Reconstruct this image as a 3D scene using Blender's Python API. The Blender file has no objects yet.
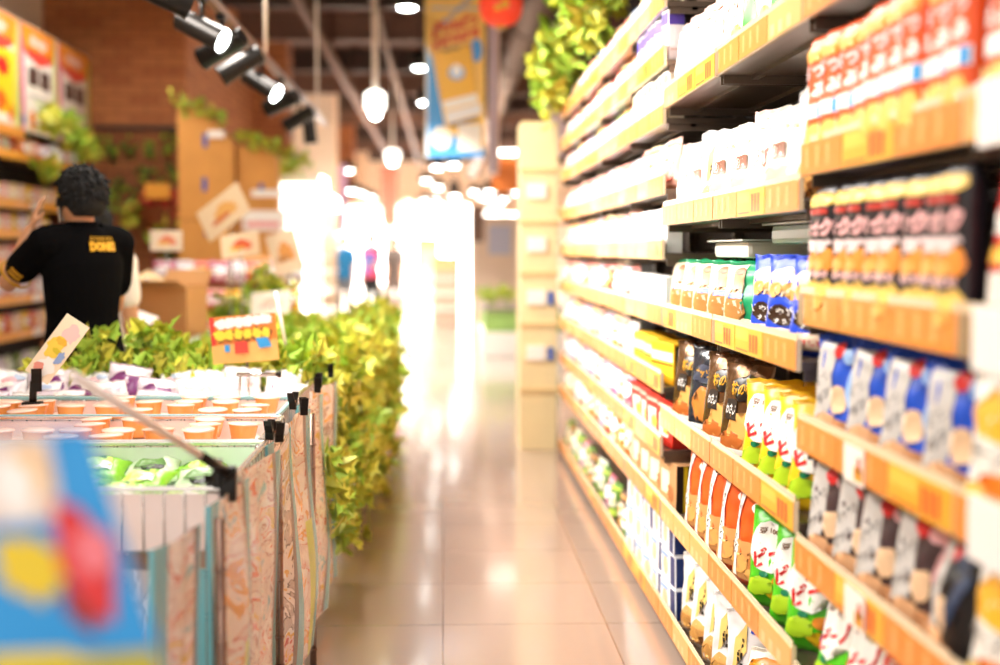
import bpy, bmesh, math, random
from mathutils import Vector, Matrix, noise
S = bpy.context.scene
COL = S.collection
PI = math.pi

# ------------------------------------------------------------ camera
F = 1330.0
cam = bpy.data.cameras.new('camera'); camo = bpy.data.objects.new('camera', cam); COL.objects.link(camo)
cam.sensor_width = 36; cam.lens = F * 36 / 1000; cam.clip_start = .05; cam.clip_end = 200
fw = Vector((-57 / F, 82.5 / F, -1)).normalized()
rr = fw.cross(Vector((0, 1, 0))).normalized(); uu = rr.cross(fw)
camo.matrix_world = Matrix.Translation((0, 0, 1.37)) @ Matrix((rr, fw, uu)).to_4x4()
cam.dof.use_dof = True; cam.dof.focus_distance = 3.85; cam.dof.aperture_fstop = 1.25
S.camera = camo

# ------------------------------------------------------------ world, exposure, lights
w = bpy.data.worlds.new('world'); S.world = w; w.use_nodes = True
w.node_tree.nodes['Background'].inputs[0].default_value = (1, .93, .85, 1)
w.node_tree.nodes['Background'].inputs[1].default_value = 1.15
S.view_settings.view_transform = 'Standard'; S.view_settings.look = 'None'
S.view_settings.gamma = 1; S.view_settings.use_curve_mapping = False
S.view_settings.exposure = 0.78
S.cycles.use_denoising = True
S.cycles.max_bounces = 6; S.cycles.diffuse_bounces = 4; S.cycles.sample_clamp_indirect = 8
def area(name, loc, sx, sy, power, col=(1, .95, .88), rot=(0, 0, 0)):
    l = bpy.data.lights.new(name, 'AREA'); l.shape = 'RECTANGLE'; l.size = sx; l.size_y = sy
    l.energy = power; l.color = col
    o = bpy.data.objects.new(name, l); COL.objects.link(o); o.location = loc; o.rotation_euler = rot
    o['kind'] = 'helper'
    return o
# tube lamps added to brighten aisle and shelves; housings built further down
ADDED_TUBES = [(-.5, -1.0, 3.0, 34), (-.6, 1.6, 3.2, 16), (-.6, 4.6, 3.2, 42), (-.9, 7.9, 3.9, 75)]  # first one, behind the camera, is added to lift surfaces facing the view
for x, y, z, p in ADDED_TUBES: area('added_tube_light', (x, y, z), .25, 2.2, p)
area('added_tube_light', (-3.0, 11.6, 3.7), .3, 2.4, 30)
ADDED_WASH = [(-1.45, 2.1, 2.8, 5), (-1.45, 3.9, 2.8, 24), (-1.45, 5.6, 2.85, 36), (-1.45, 7.4, 3.15, 50)]  # unseen lamps added to brighten the right shelves more than the floor
for x, y, z, p in ADDED_WASH:
    area('added_shelf_light', (x, y, z), .3, 1.3, p, rot=(0, -math.radians(58), 0)).data.spread = math.radians(110)

# ------------------------------------------------------------ helpers
def tag(o, label=None, cat=None, group=None, kind=None):
    if label: o['label'] = label
    if cat: o['category'] = cat
    if group: o['group'] = group
    if kind: o['kind'] = kind
    return o
def empty(name, loc=(0, 0, 0), rz=0, label=None, cat=None, group=None):
    o = bpy.data.objects.new(name, None); COL.objects.link(o); o.location = loc; o.rotation_euler = (0, 0, rz)
    o.empty_display_size = .05
    return tag(o, label, cat, group)
def mesh(name, bm, mats, parent=None, smooth=False, loc=None):
    me = bpy.data.meshes.new(name); bm.to_mesh(me); bm.free()
    for m in (mats if isinstance(mats, (list, tuple)) else [mats]): me.materials.append(m)
    if smooth: me.shade_smooth()
    o = bpy.data.objects.new(name, me); COL.objects.link(o)
    if parent: o.parent = parent
    if loc: o.location = loc
    return o
def dup(root, loc=None, rot=None, label=None, group=None, cat=None):
    r = root.copy(); COL.objects.link(r)
    if loc is not None: r.location = loc
    if rot is not None: r.rotation_euler = rot if hasattr(rot, '__len__') else (0, 0, rot)
    tag(r, label, cat, group)
    for ch in root.children:
        c = ch.copy(); COL.objects.link(c); c.parent = r
        for g in ch.children:
            d = g.copy(); COL.objects.link(d); d.parent = c
    return r

MAT = {}
def M(name, col, rough=.5, metal=0, emit=None, es=0, bump=0, bs=40, var=0, alpha=None, trans=0, coat=0):
    if name in MAT: return MAT[name]
    m = bpy.data.materials.new(name); m.use_nodes = True; nt = m.node_tree; b = nt.nodes['Principled BSDF']
    b.inputs['Base Color'].default_value = (*col, 1); b.inputs['Roughness'].default_value = rough
    b.inputs['Metallic'].default_value = metal
    if coat: b.inputs['Coat Weight'].default_value = coat
    if emit: b.inputs['Emission Color'].default_value = (*emit, 1); b.inputs['Emission Strength'].default_value = es
    if trans: b.inputs['Transmission Weight'].default_value = trans
    if alpha is not None: b.inputs['Alpha'].default_value = alpha
    if bump or var:
        tc = nt.nodes.new('ShaderNodeTexCoord'); n = nt.nodes.new('ShaderNodeTexNoise'); n.inputs['Scale'].default_value = bs
        n.inputs['Detail'].default_value = 3
        nt.links.new(tc.outputs['Object'], n.inputs['Vector'])
        if bump:
            bp = nt.nodes.new('ShaderNodeBump'); bp.inputs['Strength'].default_value = bump; bp.inputs['Distance'].default_value = .01
            nt.links.new(n.outputs['Fac'], bp.inputs['Height']); nt.links.new(bp.outputs['Normal'], b.inputs['Normal'])
        if var:
            mx = nt.nodes.new('ShaderNodeMix'); mx.data_type = 'RGBA'
            mx.inputs[6].default_value = (*[c * (1 - var) for c in col], 1); mx.inputs[7].default_value = (*[min(1, c * (1 + var)) for c in col], 1)
            nt.links.new(n.outputs['Fac'], mx.inputs[0]); nt.links.new(mx.outputs[2], b.inputs['Base Color'])
    MAT[name] = m; return m
def H(s):
    s = s.lstrip('#'); v = [int(s[i:i + 2], 16) / 255 for i in (0, 2, 4)]
    return tuple(c / 12.92 if c <= .04045 else ((c + .055) / 1.055) ** 2.4 for c in v)
def C(hexs, rough=.35, **k):                       # a printed film / paper colour
    return M('print_' + hexs.strip('#') + ('' if rough == .35 else '_%d' % (rough * 100)), H(hexs), rough, **k)

def ramp_mat(name, scale, stops, rough=.4, kind='noise', dist=0, bump=0, stretch=(1, 1, 1)):
    m = bpy.data.materials.new(name); m.use_nodes = True; nt = m.node_tree; b = nt.nodes['Principled BSDF']
    tc = nt.nodes.new('ShaderNodeTexCoord'); mp = nt.nodes.new('ShaderNodeMapping'); mp.inputs['Scale'].default_value = stretch
    nt.links.new(tc.outputs['Object'], mp.inputs['Vector'])
    if kind == 'noise':
        n = nt.nodes.new('ShaderNodeTexNoise'); n.inputs['Scale'].default_value = scale; n.inputs['Detail'].default_value = 4
        n.inputs['Distortion'].default_value = dist; out = n.outputs['Fac']
    elif kind == 'voronoi':
        n = nt.nodes.new('ShaderNodeTexVoronoi'); n.inputs['Scale'].default_value = scale; out = n.outputs['Color']
    nt.links.new(mp.outputs['Vector'], n.inputs['Vector'])
    r = nt.nodes.new('ShaderNodeValToRGB'); r.color_ramp.interpolation = 'CONSTANT' if kind == 'voronoi' or dist > 1 else 'LINEAR'
    cr = r.color_ramp
    while len(cr.elements) < len(stops): cr.elements.new(.5)
    for e, (p, c) in zip(cr.elements, stops): e.position = p; e.color = (*H(c), 1)
    nt.links.new(out, r.inputs['Fac']); nt.links.new(r.outputs['Color'], b.inputs['Base Color'])
    b.inputs['Roughness'].default_value = rough
    if bump:
        bp = nt.nodes.new('ShaderNodeBump'); bp.inputs['Strength'].default_value = bump; bp.inputs['Distance'].default_value = .01
        nt.links.new(out, bp.inputs['Height']); nt.links.new(bp.outputs['Normal'], b.inputs['Normal'])
    MAT[name] = m; return m

def bx(bm, x0, x1, y0, y1, z0, z1, mi=0, bev=0):
    v = [bm.verts.new(p) for p in ((x0, y0, z0), (x1, y0, z0), (x1, y1, z0), (x0, y1, z0), (x0, y0, z1), (x1, y0, z1), (x1, y1, z1), (x0, y1, z1))]
    fs = [bm.faces.new([v[i] for i in q]) for q in ((0, 3, 2, 1), (4, 5, 6, 7), (0, 1, 5, 4), (1, 2, 6, 5), (2, 3, 7, 6), (3, 0, 4, 7))]
    for f in fs: f.material_index = mi
    if bev:
        es = list({e for f in fs for e in f.edges})
        r = bmesh.ops.bevel(bm, geom=es, offset=bev, segments=2, affect='EDGES', profile=.6)
        for f in r['faces']: f.material_index = mi
    return fs
def box(x0, x1, y0, y1, z0, z1, bev=0):
    bm = bmesh.new(); bx(bm, x0, x1, y0, y1, z0, z1, 0, bev); return bm
def cyl(bm, a, b, r1, r2=None, seg=12, mi=0, caps=True):
    a = Vector(a); b = Vector(b); d = b - a; r2 = r1 if r2 is None else r2
    q = d.to_track_quat('Z', 'Y'); A = []; B = []
    for i in range(seg):
        t = 2 * PI * i / seg; p = Vector((math.cos(t), math.sin(t), 0))
        A.append(bm.verts.new(a + q @ (p * r1))); B.append(bm.verts.new(b + q @ (p * r2)))
    for i in range(seg):
        f = bm.faces.new((A[i], A[(i + 1) % seg], B[(i + 1) % seg], B[i])); f.material_index = mi; f.smooth = True
    if caps:
        f = bm.faces.new(A[::-1]); f.material_index = mi; f = bm.faces.new(B); f.material_index = mi
def lathe(bm, prof, seg=20, mi=0, c=(0, 0, 0)):
    rings = []
    for r, z in prof:
        rings.append([bm.verts.new((c[0] + r * math.cos(2 * PI * i / seg), c[1] + r * math.sin(2 * PI * i / seg), c[2] + z)) for i in range(seg)])
    for a, b in zip(rings, rings[1:]):
        for i in range(seg):
            f = bm.faces.new((a[i], a[(i + 1) % seg], b[(i + 1) % seg], b[i])); f.material_index = mi; f.smooth = True
    return rings
def tube(bm, pts, r, seg=8, mi=0):
    for a, b in zip(pts, pts[1:]): cyl(bm, a, b, r, r, seg, mi)

# ---- writing and printed shapes laid on a curved front: S(u,v,lift)->xyz, u in -1..1, v in 0..1
TXT = {}
def text2d(s, bold=.0):
    k = (s, bold)
    if k not in TXT:
        c = bpy.data.curves.new('t', 'FONT'); c.body = s; c.resolution_u = 2; c.offset = bold
        o = bpy.data.objects.new('t', c); COL.objects.link(o)
        bpy.context.view_layer.update()
        me = bpy.data.meshes.new_from_object(o)
        vs = [(v.co.x, v.co.y) for v in me.vertices]; fs = [tuple(p.vertices) for p in me.polygons]
        bpy.data.objects.remove(o); bpy.data.curves.remove(c); bpy.data.meshes.remove(me)
        xs = [v[0] for v in vs] or [0]; ys = [v[1] for v in vs] or [0]
        x0, x1, y0, y1 = min(xs), max(xs), min(ys), max(ys)
        TXT[k] = ([((x - (x0 + x1) / 2) / max(x1 - x0, 1e-6), (y - (y0 + y1) / 2) / max(y1 - y0, 1e-6)) for x, y in vs], fs)
    return TXT[k]
def shape2d(d):
    k = d[0]
    if k == 'r': u0, v0, u1, v1 = d[1:5]; return [(u0, v0), (u1, v0), (u1, v1), (u0, v1)], [(0, 1, 2, 3)]
    if k == 'e':
        cu, cv, ru, rv = d[1:5]; n = 16
        return [(cu + ru * math.cos(2 * PI * i / n), cv + rv * math.sin(2 * PI * i / n)) for i in range(n)], [tuple(range(n))]
    if k == 'b':                                   # wobbly blob
        cu, cv, ru, rv = d[1:5]; n = 20; rnd = random.Random(int(cu * 991 + cv * 7717 + ru * 313))
        rs = [1 + rnd.uniform(-.22, .22) for _ in range(n)]
        return [(cu + ru * rs[i] * math.cos(2 * PI * i / n), cv + rv * rs[i] * math.sin(2 * PI * i / n)) for i in range(n)], [tuple(range(n))]
    if k == 'p': return list(d[1]), [tuple(range(len(d[1])))]
    if k == 't':
        s, cu, cv, wd, ht = d[1:6]; rot = d[7] if len(d) > 7 else 0
        vs, fs = text2d(s, d[8] if len(d) > 8 else .02); c, sn = math.cos(rot), math.sin(rot)
        return [(cu + x * wd * c - y * ht * sn * 2, cv + x * wd * sn * .5 + y * ht * c) for x, y in vs], fs
def decals(bm, design, Sf, mats, flat=False, lift0=.0012, su=.25, sv=.125):
    for li, d in enumerate(design):
        mat = d[6] if d[0] == 't' else d[-1]
        if mat not in mats: mats.append(mat)
        mi = mats.index(mat); vs, fs = shape2d(d)
        t = bmesh.new(); V = [t.verts.new((x, y, 0)) for x, y in vs]
        for f in fs:
            try: t.faces.new([V[i] for i in f])
            except ValueError: pass
        if not flat:
            bmesh.ops.triangulate(t, faces=t.faces[:], ngon_method='EAR_CLIP')
            us = [v[0] for v in vs]; ws = [v[1] for v in vs]
            x = math.ceil(min(us) / su) * su
            while x < max(us):
                bmesh.ops.bisect_plane(t, geom=t.verts[:] + t.edges[:] + t.faces[:], plane_co=(x, 0, 0), plane_no=(1, 0, 0)); x += su
            y = math.ceil(min(ws) / sv) * sv
            while y < max(ws):
                bmesh.ops.bisect_plane(t, geom=t.verts[:] + t.edges[:] + t.faces[:], plane_co=(0, y, 0), plane_no=(0, 1, 0)); y += sv
        lift = lift0 + .0004 * li; mp = {}
        for v in t.verts:
            mp[v] = bm.verts.new(Sf(max(-1, min(1, v.co.x)), max(0, min(1, v.co.y)), lift))
        for f in t.faces:
            if f.calc_area() < 1e-9: continue
            try:
                nf = bm.faces.new([mp[v] for v in f.verts]); nf.material_index = mi; nf.smooth = not flat
            except ValueError: pass
        t.free()

# ------------------------------------------------------------ products
def pouch(name, w, h, d, base, design, seed=0, sleeve=False, back=None, seal=True, crimp=None, nu=14, nv=20):
    """A sealed film bag standing on z=0, front towards -Y. Returns the prototype object."""
    mats = [base]; bm = bmesh.new(); so = Vector((seed * 3.1, seed * 1.7, 0))
    def T(u, v):
        vv = min(1, max(0, (v - .045) / .89))
        t = (1 - abs(u) ** 2.6) ** .62 * (max(0, math.sin(PI * vv ** (.8 if not sleeve else .9))) ** (.42 if not sleeve else .25))
        return d / 2 * t
    def P_(u, v, sgn, lift=0):
        vv = v
        t = T(u, v)
        wr = noise.noise(Vector((u * 2.2, v * 5, sgn * 3)) + so) * .010 + noise.noise(Vector((u * 6, v * 9, sgn)) + so) * .0035
        edge = min(1, (1 - abs(u)) * 4) * min(1, v * 6)
        x = w / 2 * u * (1 - .07 * math.sin(PI * v)) + .004 * noise.noise(Vector((0, v * 7, 1)) + so) * abs(u)
        lean = .02 * noise.noise(Vector((seed, v * 1.5, 4))) * v
        topw = noise.noise(Vector((u * 3, 0, 7)) + so) * .008 * v
        return Vector((x, sgn * (t + lift) + wr * edge * (.3 + t / d * 2) + lean, h * v + topw))
    grids = {}
    for sgn in (-1, 1):
        g = [[bm.verts.new(P_(-1 + 2 * i / nu, j / nv, sgn, .0004)) for i in range(nu + 1)] for j in range(nv + 1)]
        grids[sgn] = g
        for j in range(nv):
            for i in range(nu):
                q = (g[j][i], g[j][i + 1], g[j + 1][i + 1], g[j + 1][i])
                f = bm.faces.new(q if sgn < 0 else q[::-1]); f.smooth = True
                if sgn > 0 and back:
                    if back not in mats: mats.append(back)
                    f.material_index = mats.index(back)
    a, b = grids[-1], grids[1]
    for j in range(nv):
        for i in (0, nu):
            q = (a[j][i], a[j + 1][i], b[j + 1][i], b[j][i]); bm.faces.new(q if i == 0 else q[::-1]).smooth = True
    for i in range(nu):
        for j in (0, nv):
            q = (a[j][i], b[j][i], b[j][i + 1], a[j][i + 1]); bm.faces.new(q if j == 0 else q[::-1])
    decals(bm, design, lambda u, v, l: P_(u, v, -1, l), mats, lift0=.0028)
    o = mesh(name, bm, mats)
    if seal:
        sb = bmesh.new(); n = 24
        for k in range(3):
            v0 = .955 + k * .014
            for i in range(n):
                u0, u1 = -1 + 2 * i / n, -1 + 2 * (i + 1) / n
                q = []
                for (u, v, l) in ((u0, v0, .001), (u1, v0, .001), (u1, v0 + .008, .003), (u0, v0 + .008, .003)):
                    q.append(sb.verts.new(P_(u, min(1, v), -1, l)))
                sb.faces.new(q)
        mesh('top_seal', sb, crimp or base, o)
    return o
def carton(name, w, h, d, base, design, side=None, top=None, side_design=(), top_design=()):
    bm = bmesh.new(); mats = [base]
    for m in (side, top):
        if m and m not in mats: mats.append(m)
    fs = bx(bm, -w / 2, w / 2, -d / 2, d / 2, 0, h)
    if top: fs[1].material_index = mats.index(top)
    if side:
        fs[3].material_index = fs[5].material_index = mats.index(side)
    bmesh.ops.bevel(bm, geom=bm.edges[:], offset=.0015, segments=1, affect='EDGES')
    decals(bm, design, lambda u, v, l: Vector((u * w / 2 * .98, -d / 2 - l, v * h)), mats, flat=True, lift0=.0006)
    if side_design: decals(bm, side_design, lambda u, v, l: Vector((w / 2 + l, u * d / 2 * .98, v * h)), mats, flat=True, lift0=.0006)
    if top_design: decals(bm, top_design, lambda u, v, l: Vector((u * w / 2 * .98, (v - .5) * d * .98, h + l)), mats, flat=True, lift0=.0006)
    # tuck flap on the top edge
    bx(bm, -w / 2 + .003, w / 2 - .003, -d / 2 + .001, -d / 2 + .004, h, h + .0012)
    return mesh(name, bm, mats)
def squeeze(name, w, h, d, base, design, seed=0):   # tall flat-topped sachet pack, rounded front
    mats = [base]; bm = bmesh.new()
    def P_(a, v, l=0):                               # a: angle parameter around
        c, s = math.cos(a), math.sin(a)
        k = 1 - .06 * math.sin(PI * v)
        tp = 1 if v < .9 else 1 - (v - .9) * 1.2
        dd = 1 if .04 < v < .9 else .35 if v > .96 else .75
        n = noise.noise(Vector((a, v * 6, seed))) * .003
        r = lambda x: math.copysign(abs(x) ** .55, x)
        return Vector((r(c) * (w / 2 * k + l) * tp, r(s) * (d / 2 * dd + l) + n, h * v))
    na, nv = 28, 20
    g = [[bm.verts.new(P_(2 * PI * i / na, j / nv)) for i in range(na)] for j in range(nv + 1)]
    for j in range(nv):
        for i in range(na):
            bm.faces.new((g[j][i], g[j][(i + 1) % na], g[j + 1][(i + 1) % na], g[j + 1][i])).smooth = True
    bm.faces.new(g[0][::-1]); bm.faces.new(g[-1])
    decals(bm, design, lambda u, v, l: P_(-PI / 2 + u * 1.25, v, l + .0015), mats)
    return mesh(name, bm, mats)

W = C('#fbf7f0'); K = C('#17130f'); RED = C('#d81e22'); YEL = C('#f7c81c'); ORG = C('#ee5a12'); BLU = C('#1546b8'); GRN = C('#34b324')
DGR = C('#0d7a50'); LBL = C('#8fc1ea'); CRM = C('#f6e6bd'); BRN = C('#7a4a22'); DBR = C('#3a2413'); TAN = C('#c98d4b'); PNK = C('#f2a7ac')
LIM = C('#b6dc2c'); GRY = C('#b9b6b0'); PUR = C('#5a46a8'); NAV = C('#1b2f6e'); SKY = C('#2f9be0'); GLD = C('#e6a61f'); NUT = C('#e0a85c'); ORD = C('#f08218')
FOIL = M('silver_foil', H('#8c8780'), .22, .8); BFOIL = M('bronze_foil', H('#6b4a2c'), .25, .6)
CLR = M('clear_film', (.86, .86, .84), .12, alpha=.45)
def chips(pts, m=NUT, ru=.33, rv=.075): return [('b', x, y, ru, rv, m) for x, y in pts]
P = {}
def beano(key, base, leaf, seed):
    return pouch('snack_bag', .172, .262, .055, base, [
        ('b', -.02, .60, .86, .235, W), ('b', .35, .12, .5, .07, leaf), ('b', -.45, .2, .45, .09, LIM),
        ('t', '豆100%', -.15, .755, .95, .06, BRN), ('t', 'ビーノ', .0, .55, 1.55, .18, RED, .25, .05),
        ('e', .35, .27, .35, .06, C('#e98b2c')), ('b', -.35, .32, .16, .03, DGR), ('e', .5, .13, .26, .07, BLU), ('t', 'サクサク', .5, .13, .4, .03, W)], seed)
P['yellow'] = beano('y', C('#f6c51c'), GRN, 1)
P['green'] = beano('g', C('#52c01e'), YEL, 2)
P['orange_sleeve'] = pouch('rusk_bag', .25, .285, .05, C('#e9571a'), [
    ('r', -.98, .06, .98, .44, C('#d99a5c')), ('b', -.4, .2, .4, .1, NUT), ('b', .35, .28, .42, .1, C('#b8743a')), ('b', .3, .13, .4, .06, NUT),
    ('r', -.80, .08, -.54, .93, W), ('t', 'か\nり\nん\nと', -.67, .55, .16, .5, K), ('e', .3, .78, .34, .06, W), ('t', 'お徳用', .3, .78, .5, .05, RED)], 3)
P['foil'] = pouch('nut_bag', .24, .31, .06, BFOIL, [
    ('b', .15, .3, .6, .2, NUT), ('b', -.3, .18, .5, .1, C('#b5642a')), ('b', .2, .72, .55, .12, K), ('t', '柿の種', .1, .72, .95, .13, GLD, .1), ('r', -.5, .4, -.05, .6, C('#2b211b')),
    ('t', 'わさび', -.28, .5, .36, .1, W), ('r', -.8, .06, .8, .12, W)], 4)
P['dark_foil'] = pouch('nut_bag', .2, .31, .06, C('#262a33', .2), [('b', .1, .35, .6, .2, C('#c67d35')), ('b', 0, .68, .6, .1, C('#3b4154')), ('t', 'ナッツ', 0, .7, .9, .1, GLD), ('r', -.7, .08, .7, .14, W)], 5)
P['pretzel'] = pouch('pretzel_bag', .22, .215, .06, C('#0f9a62'), [
    ('p', [(-.98, .02), (.0, .02), (-.2, .5), (-.25, .95), (-.98, .95)], C('#d9c9ae')), ('b', -.45, .32, .38, .28, C('#c08a4c')),
    ('p', [(-.62, .86), (-.2, .84), (-.22, .62), (-.5, .6)], C('#c98445')), ('e', -.4, .86, .2, .05, C('#a75a28')), ('r', -.62, .5, -.1, .57, BLU), ('b', -.1, .14, .5, .09, CRM)], 6)
P['blue_chip'] = pouch('chip_bag', .2, .235, .07, C('#1a48d0'), [
    ('b', -.05, .72, .68, .15, C('#fbe7c4')), ('b', .3, .62, .35, .1, NUT), ('b', -.35, .62, .32, .08, NUT), ('b', -.02, .35, .62, .11, DBR),
    ('t', 'じゃが', -.05, .4, 1.05, .1, W), ('t', 'チップ', .1, .3, .9, .07, W), ('b', -.1, .13, .8, .09, C('#f4d7bd')), ('t', 'うすしお', 0, .13, .9, .06, RED)], 7)
P['white_snack'] = pouch('cracker_bag', .235, .26, .07, C('#ece6da'), [
    ('b', 0, .25, .75, .14, C('#f0dcb4')), ('r', -.5, .45, .15, .6, C('#8a5a44')), ('t', 'せんべい', -.17, .52, .5, .1, W), ('t', 'あま塩', .2, .76, .8, .08, C('#c98d4b')), ('e', .55, .3, .25, .07, C('#cfe0ef'))], 8)
P['white_rice'] = pouch('rice_cracker_bag', .19, .27, .055, C('#e2e0e0'), [
    ('p', [(-.95, .02), (.95, .02), (.6, .3), (-.3, .36), (-.95, .2)], C('#d9a25c')), ('p', [(-.4, .36), (.3, .62), (.15, .9), (-.3, .72)], C('#ecc873')),
    ('t', '黒豆', -.02, .58, .3, .32, K), ('r', .35, .82, .9, .86, BLU), ('b', -.4, .16, .35, .09, NUT), ('b', .3, .12, .35, .08, BRN)], 9)
P['green_white'] = pouch('bean_snack_bag', .24, .3, .07, C('#fbf4da'), [
    ('p', [(.35, .98), (.75, .98), (.5, .55), (.75, .2), (.35, .06), (.1, .2), (.3, .55)], GRN), ('r', -.8, .4, .1, .62, C('#fff9ec')), ('t', '素焼き', -.35, .53, .75, .15, BRN),
    ('b', -.4, .2, .5, .1, C('#f2c777'))], 10)
P['pinkish'] = pouch('cracker_bag', .22, .27, .06, C('#f6d3c9'), [('r', -.7, .3, .2, .7, W), ('b', .3, .3, .5, .15, C('#f3e1c4')), ('t', 'えび', -.2, .5, .6, .2, C('#e88f84')), ('b', 0, .85, .7, .07, C('#ec9f90'))], 11)
def tubepack(base, acc, seed):
    return squeeze('stick_snack_pack', .094, .27, .05, base, acc, seed)
P['orange_tube'] = tubepack(C('#ee5b20'), [('b', .1, .86, .6, .07, C('#f8b04a')), ('t', 'おつ', 0, .72, 1.3, .12, C('#ffd9d6'), 0, .05), ('t', 'まみ', 0, .57, 1.3, .12, W, 0, .05),
    ('r', -.98, .36, .98, .47, W), ('r', .2, .365, .85, .465, SKY), ('b', .2, .2, .6, .1, C('#ffc45c')), ('b', -.5, .26, .3, .06, C('#ffe09a'))], 1)
P['black_tube'] = tubepack(C('#1d1a20'), [('b', .1, .90, .8, .055, C('#f8d06a')), ('r', -.9, .79, .3, .83, C('#c43a30')), ('t', 'コク', -.1, .69, 1.6, .14, C('#f2b8b6'), 0, .07), ('t', '旨味', -.1, .54, 1.6, .12, C('#f6dcda'), 0, .06),
    ('b', .4, .44, .55, .08, C('#f0953c')), ('b', -.4, .4, .5, .06, C('#f2b35c')), ('t', '塩味', -.1, .33, 1.2, .06, C('#f6c6c4')), ('b', .35, .22, .55, .07, C('#f8d06a')), ('b', -.4, .12, .5, .06, C('#eab45a'))], 2)
def blue_nut(base, acc, seed):
    return pouch('nut_bag', .205, .235, .06, base, [
        ('p', [(-.95, .03), (-.35, .03), (-.1, .5), (-.2, .93), (-.8, .93)], C('#c4bfba')), ('t', 'ミックス', -.48, .62, .62, .11, C('#3d3a42'), .5), ('t', 'ナッツ', -.52, .42, .6, .11, C('#4d4850'), .5),
        ('e', -.02, .86, .24, .075, RED), ('e', .42, .82, .25, .075, acc), ('b', .1, .42, .26, .13, C('#f0c9a0')), ('b', -.3, .17, .45, .11, C('#edb98a')), ('b', .35, .16, .35, .09, C('#e8a876')),
        ('p', [(.35, .5), (.6, .78), (.85, .72), (.5, .35)], acc)], seed)
P['blue_nut'] = blue_nut(C('#1a4fc4'), C('#9cc0ee'), 12)
P['grey_nut'] = blue_nut(C('#4a3638'), C('#f2b3b4'), 13)
P['black_nut'] = blue_nut(C('#100e12'), C('#33415c'), 14)
P['orange_crisp'] = pouch('crisp_bag', .2, .24, .07, C('#f2ede4'), [('b', 0, .72, .8, .15, C('#f2b12f')), ('b', .2, .25, .7, .16, C('#ee7a1e')), ('t', 'チーズ', -.1, .5, 1.1, .13, C('#8a8580')), ('b', -.4, .2, .4, .1, C('#f6cf58')), ('r', -.9, .03, .9, .08, RED)], 15)
P['red_white'] = pouch('crisp_bag', .17, .26, .06, C('#d92a20'), [('b', .1, .72, .65, .14, W), ('b', 0, .5, .8, .06, C('#f6b52c')), ('r', -.85, .08, .85, .4, C('#f4ece4')), ('t', 'ピザ', 0, .72, .8, .12, C('#e05048'))], 16)
P['orange_party'] = pouch('crisp_bag', .2, .22, .075, C('#f7f0e2'), [('b', -.1, .72, .75, .17, C('#f09226')), ('b', -.3, .4, .5, .12, C('#e87c1c')), ('e', .35, .3, .45, .13, BLU), ('t', '大袋', .35, .3, .5, .1, W), ('b', -.4, .14, .5, .08, C('#f2a242')), ('r', -.95, .1, -.5, .25, RED)], 17)
P['blue_pink'] = pouch('snack_bag', .175, .25, .055, C('#f0dfe4'), [('b', 0, .72, .8, .14, C('#e2483a')), ('t', 'うめ', 0, .72, .9, .13, W), ('p', [(-.9, .05), (.9, .05), (.9, .5), (-.2, .35)], C('#2c62c8')), ('b', .2, .42, .5, .1, C('#f6b9a0'))], 18)
P['white_carton'] = carton('snack_box', .1, .2, .06, C('#fbf9f6'), [('r', -.8, .1, .8, .5, C('#eceaf2')), ('e', 0, .7, .5, .1, C('#d8d2ea'))])
P['purple_carton'] = carton('snack_box', .085, .18, .06, C('#f6f4fa'), [('r', -.95, .72, .95, .96, PUR), ('r', -.7, .2, .7, .5, C('#e4e0f2')), ('r', -.95, .03, -.5, .7, C('#8a7ccc'))], side=C('#faf8fc'), side_design=[('r', -.96, .7, .96, .96, PUR), ('r', -.8, .2, .8, .24, C('#e0c8c0'))])
P['cream_carton'] = carton('snack_box', .09, .17, .06, C('#fbf3dc'), [('e', 0, .85, .8, .1, C('#f0cf6a')), ('r', -.7, .2, .7, .6, W)])
P['yellow_carton'] = carton('cake_box', .26, .15, .12, C('#f3bf2c'), [('r', -.96, .55, .96, .78, C('#fdf0c4')), ('r', -.96, .45, .96, .5, C('#a8431a'))], side=C('#e9ab22'), side_design=[('r', -.9, .05, -.7, .95, K), ('r', -.5, .05, -.3, .95, C('#a8431a')), ('r', 0, .5, .9, .8, C('#fdf0c4'))])
P['red_carton'] = carton('biscuit_box', .2, .17, .1, C('#d9342a'), [('r', -.7, .2, .5, .7, C('#f6d9cf')), ('b', .2, .4, .4, .15, C('#f2c24c')), ('r', -.9, .82, .9, .9, C('#f7b4a4'))], side=C('#c22a20'))
P['brown_carton'] = carton('biscuit_box', .22, .17, .09, C('#cf9a68'), [('r', -.8, .3, .2, .8, C('#f2dcc4')), ('b', .4, .35, .4, .18, C('#a86a3c')), ('r', -.9, .05, .9, .12, K)], side=C('#221712'), side_design=[('r', -.4, .02, -.05, .98, C('#e9c11e')), ('r', .3, .02, .55, .98, C('#c3261c'))])
P['blue_carton'] = carton('cracker_box', .2, .115, .13, C('#f1f2f6'), [('r', .35, .05, .95, .95, NAV), ('e', -.35, .5, .35, .3, C('#d9c3a2')), ('r', -.9, .78, .1, .9, C('#8fb2e6'))], side=C('#eceef4'), top=C('#e9eaf0'), side_design=[('r', -.96, .05, .1, .95, NAV), ('e', .5, .5, .3, .3, C('#d9c3a2'))], top_design=[('r', -.4, .1, .4, .5, C('#2a3c74'))])
P['almond_carton'] = carton('almond_box', .3, .3, .04, C('#fcf8f2'), [('r', -.97, .74, .97, .77, C('#f2b5a4')), ('e', -.55, .88, .09, .05, RED), ('t', 'チーズアーモンド', .15, .88, 1.1, .085, C('#4a2a22')), ('r', -.5, .65, .1, .69, C('#f6c9b4'))])
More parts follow.
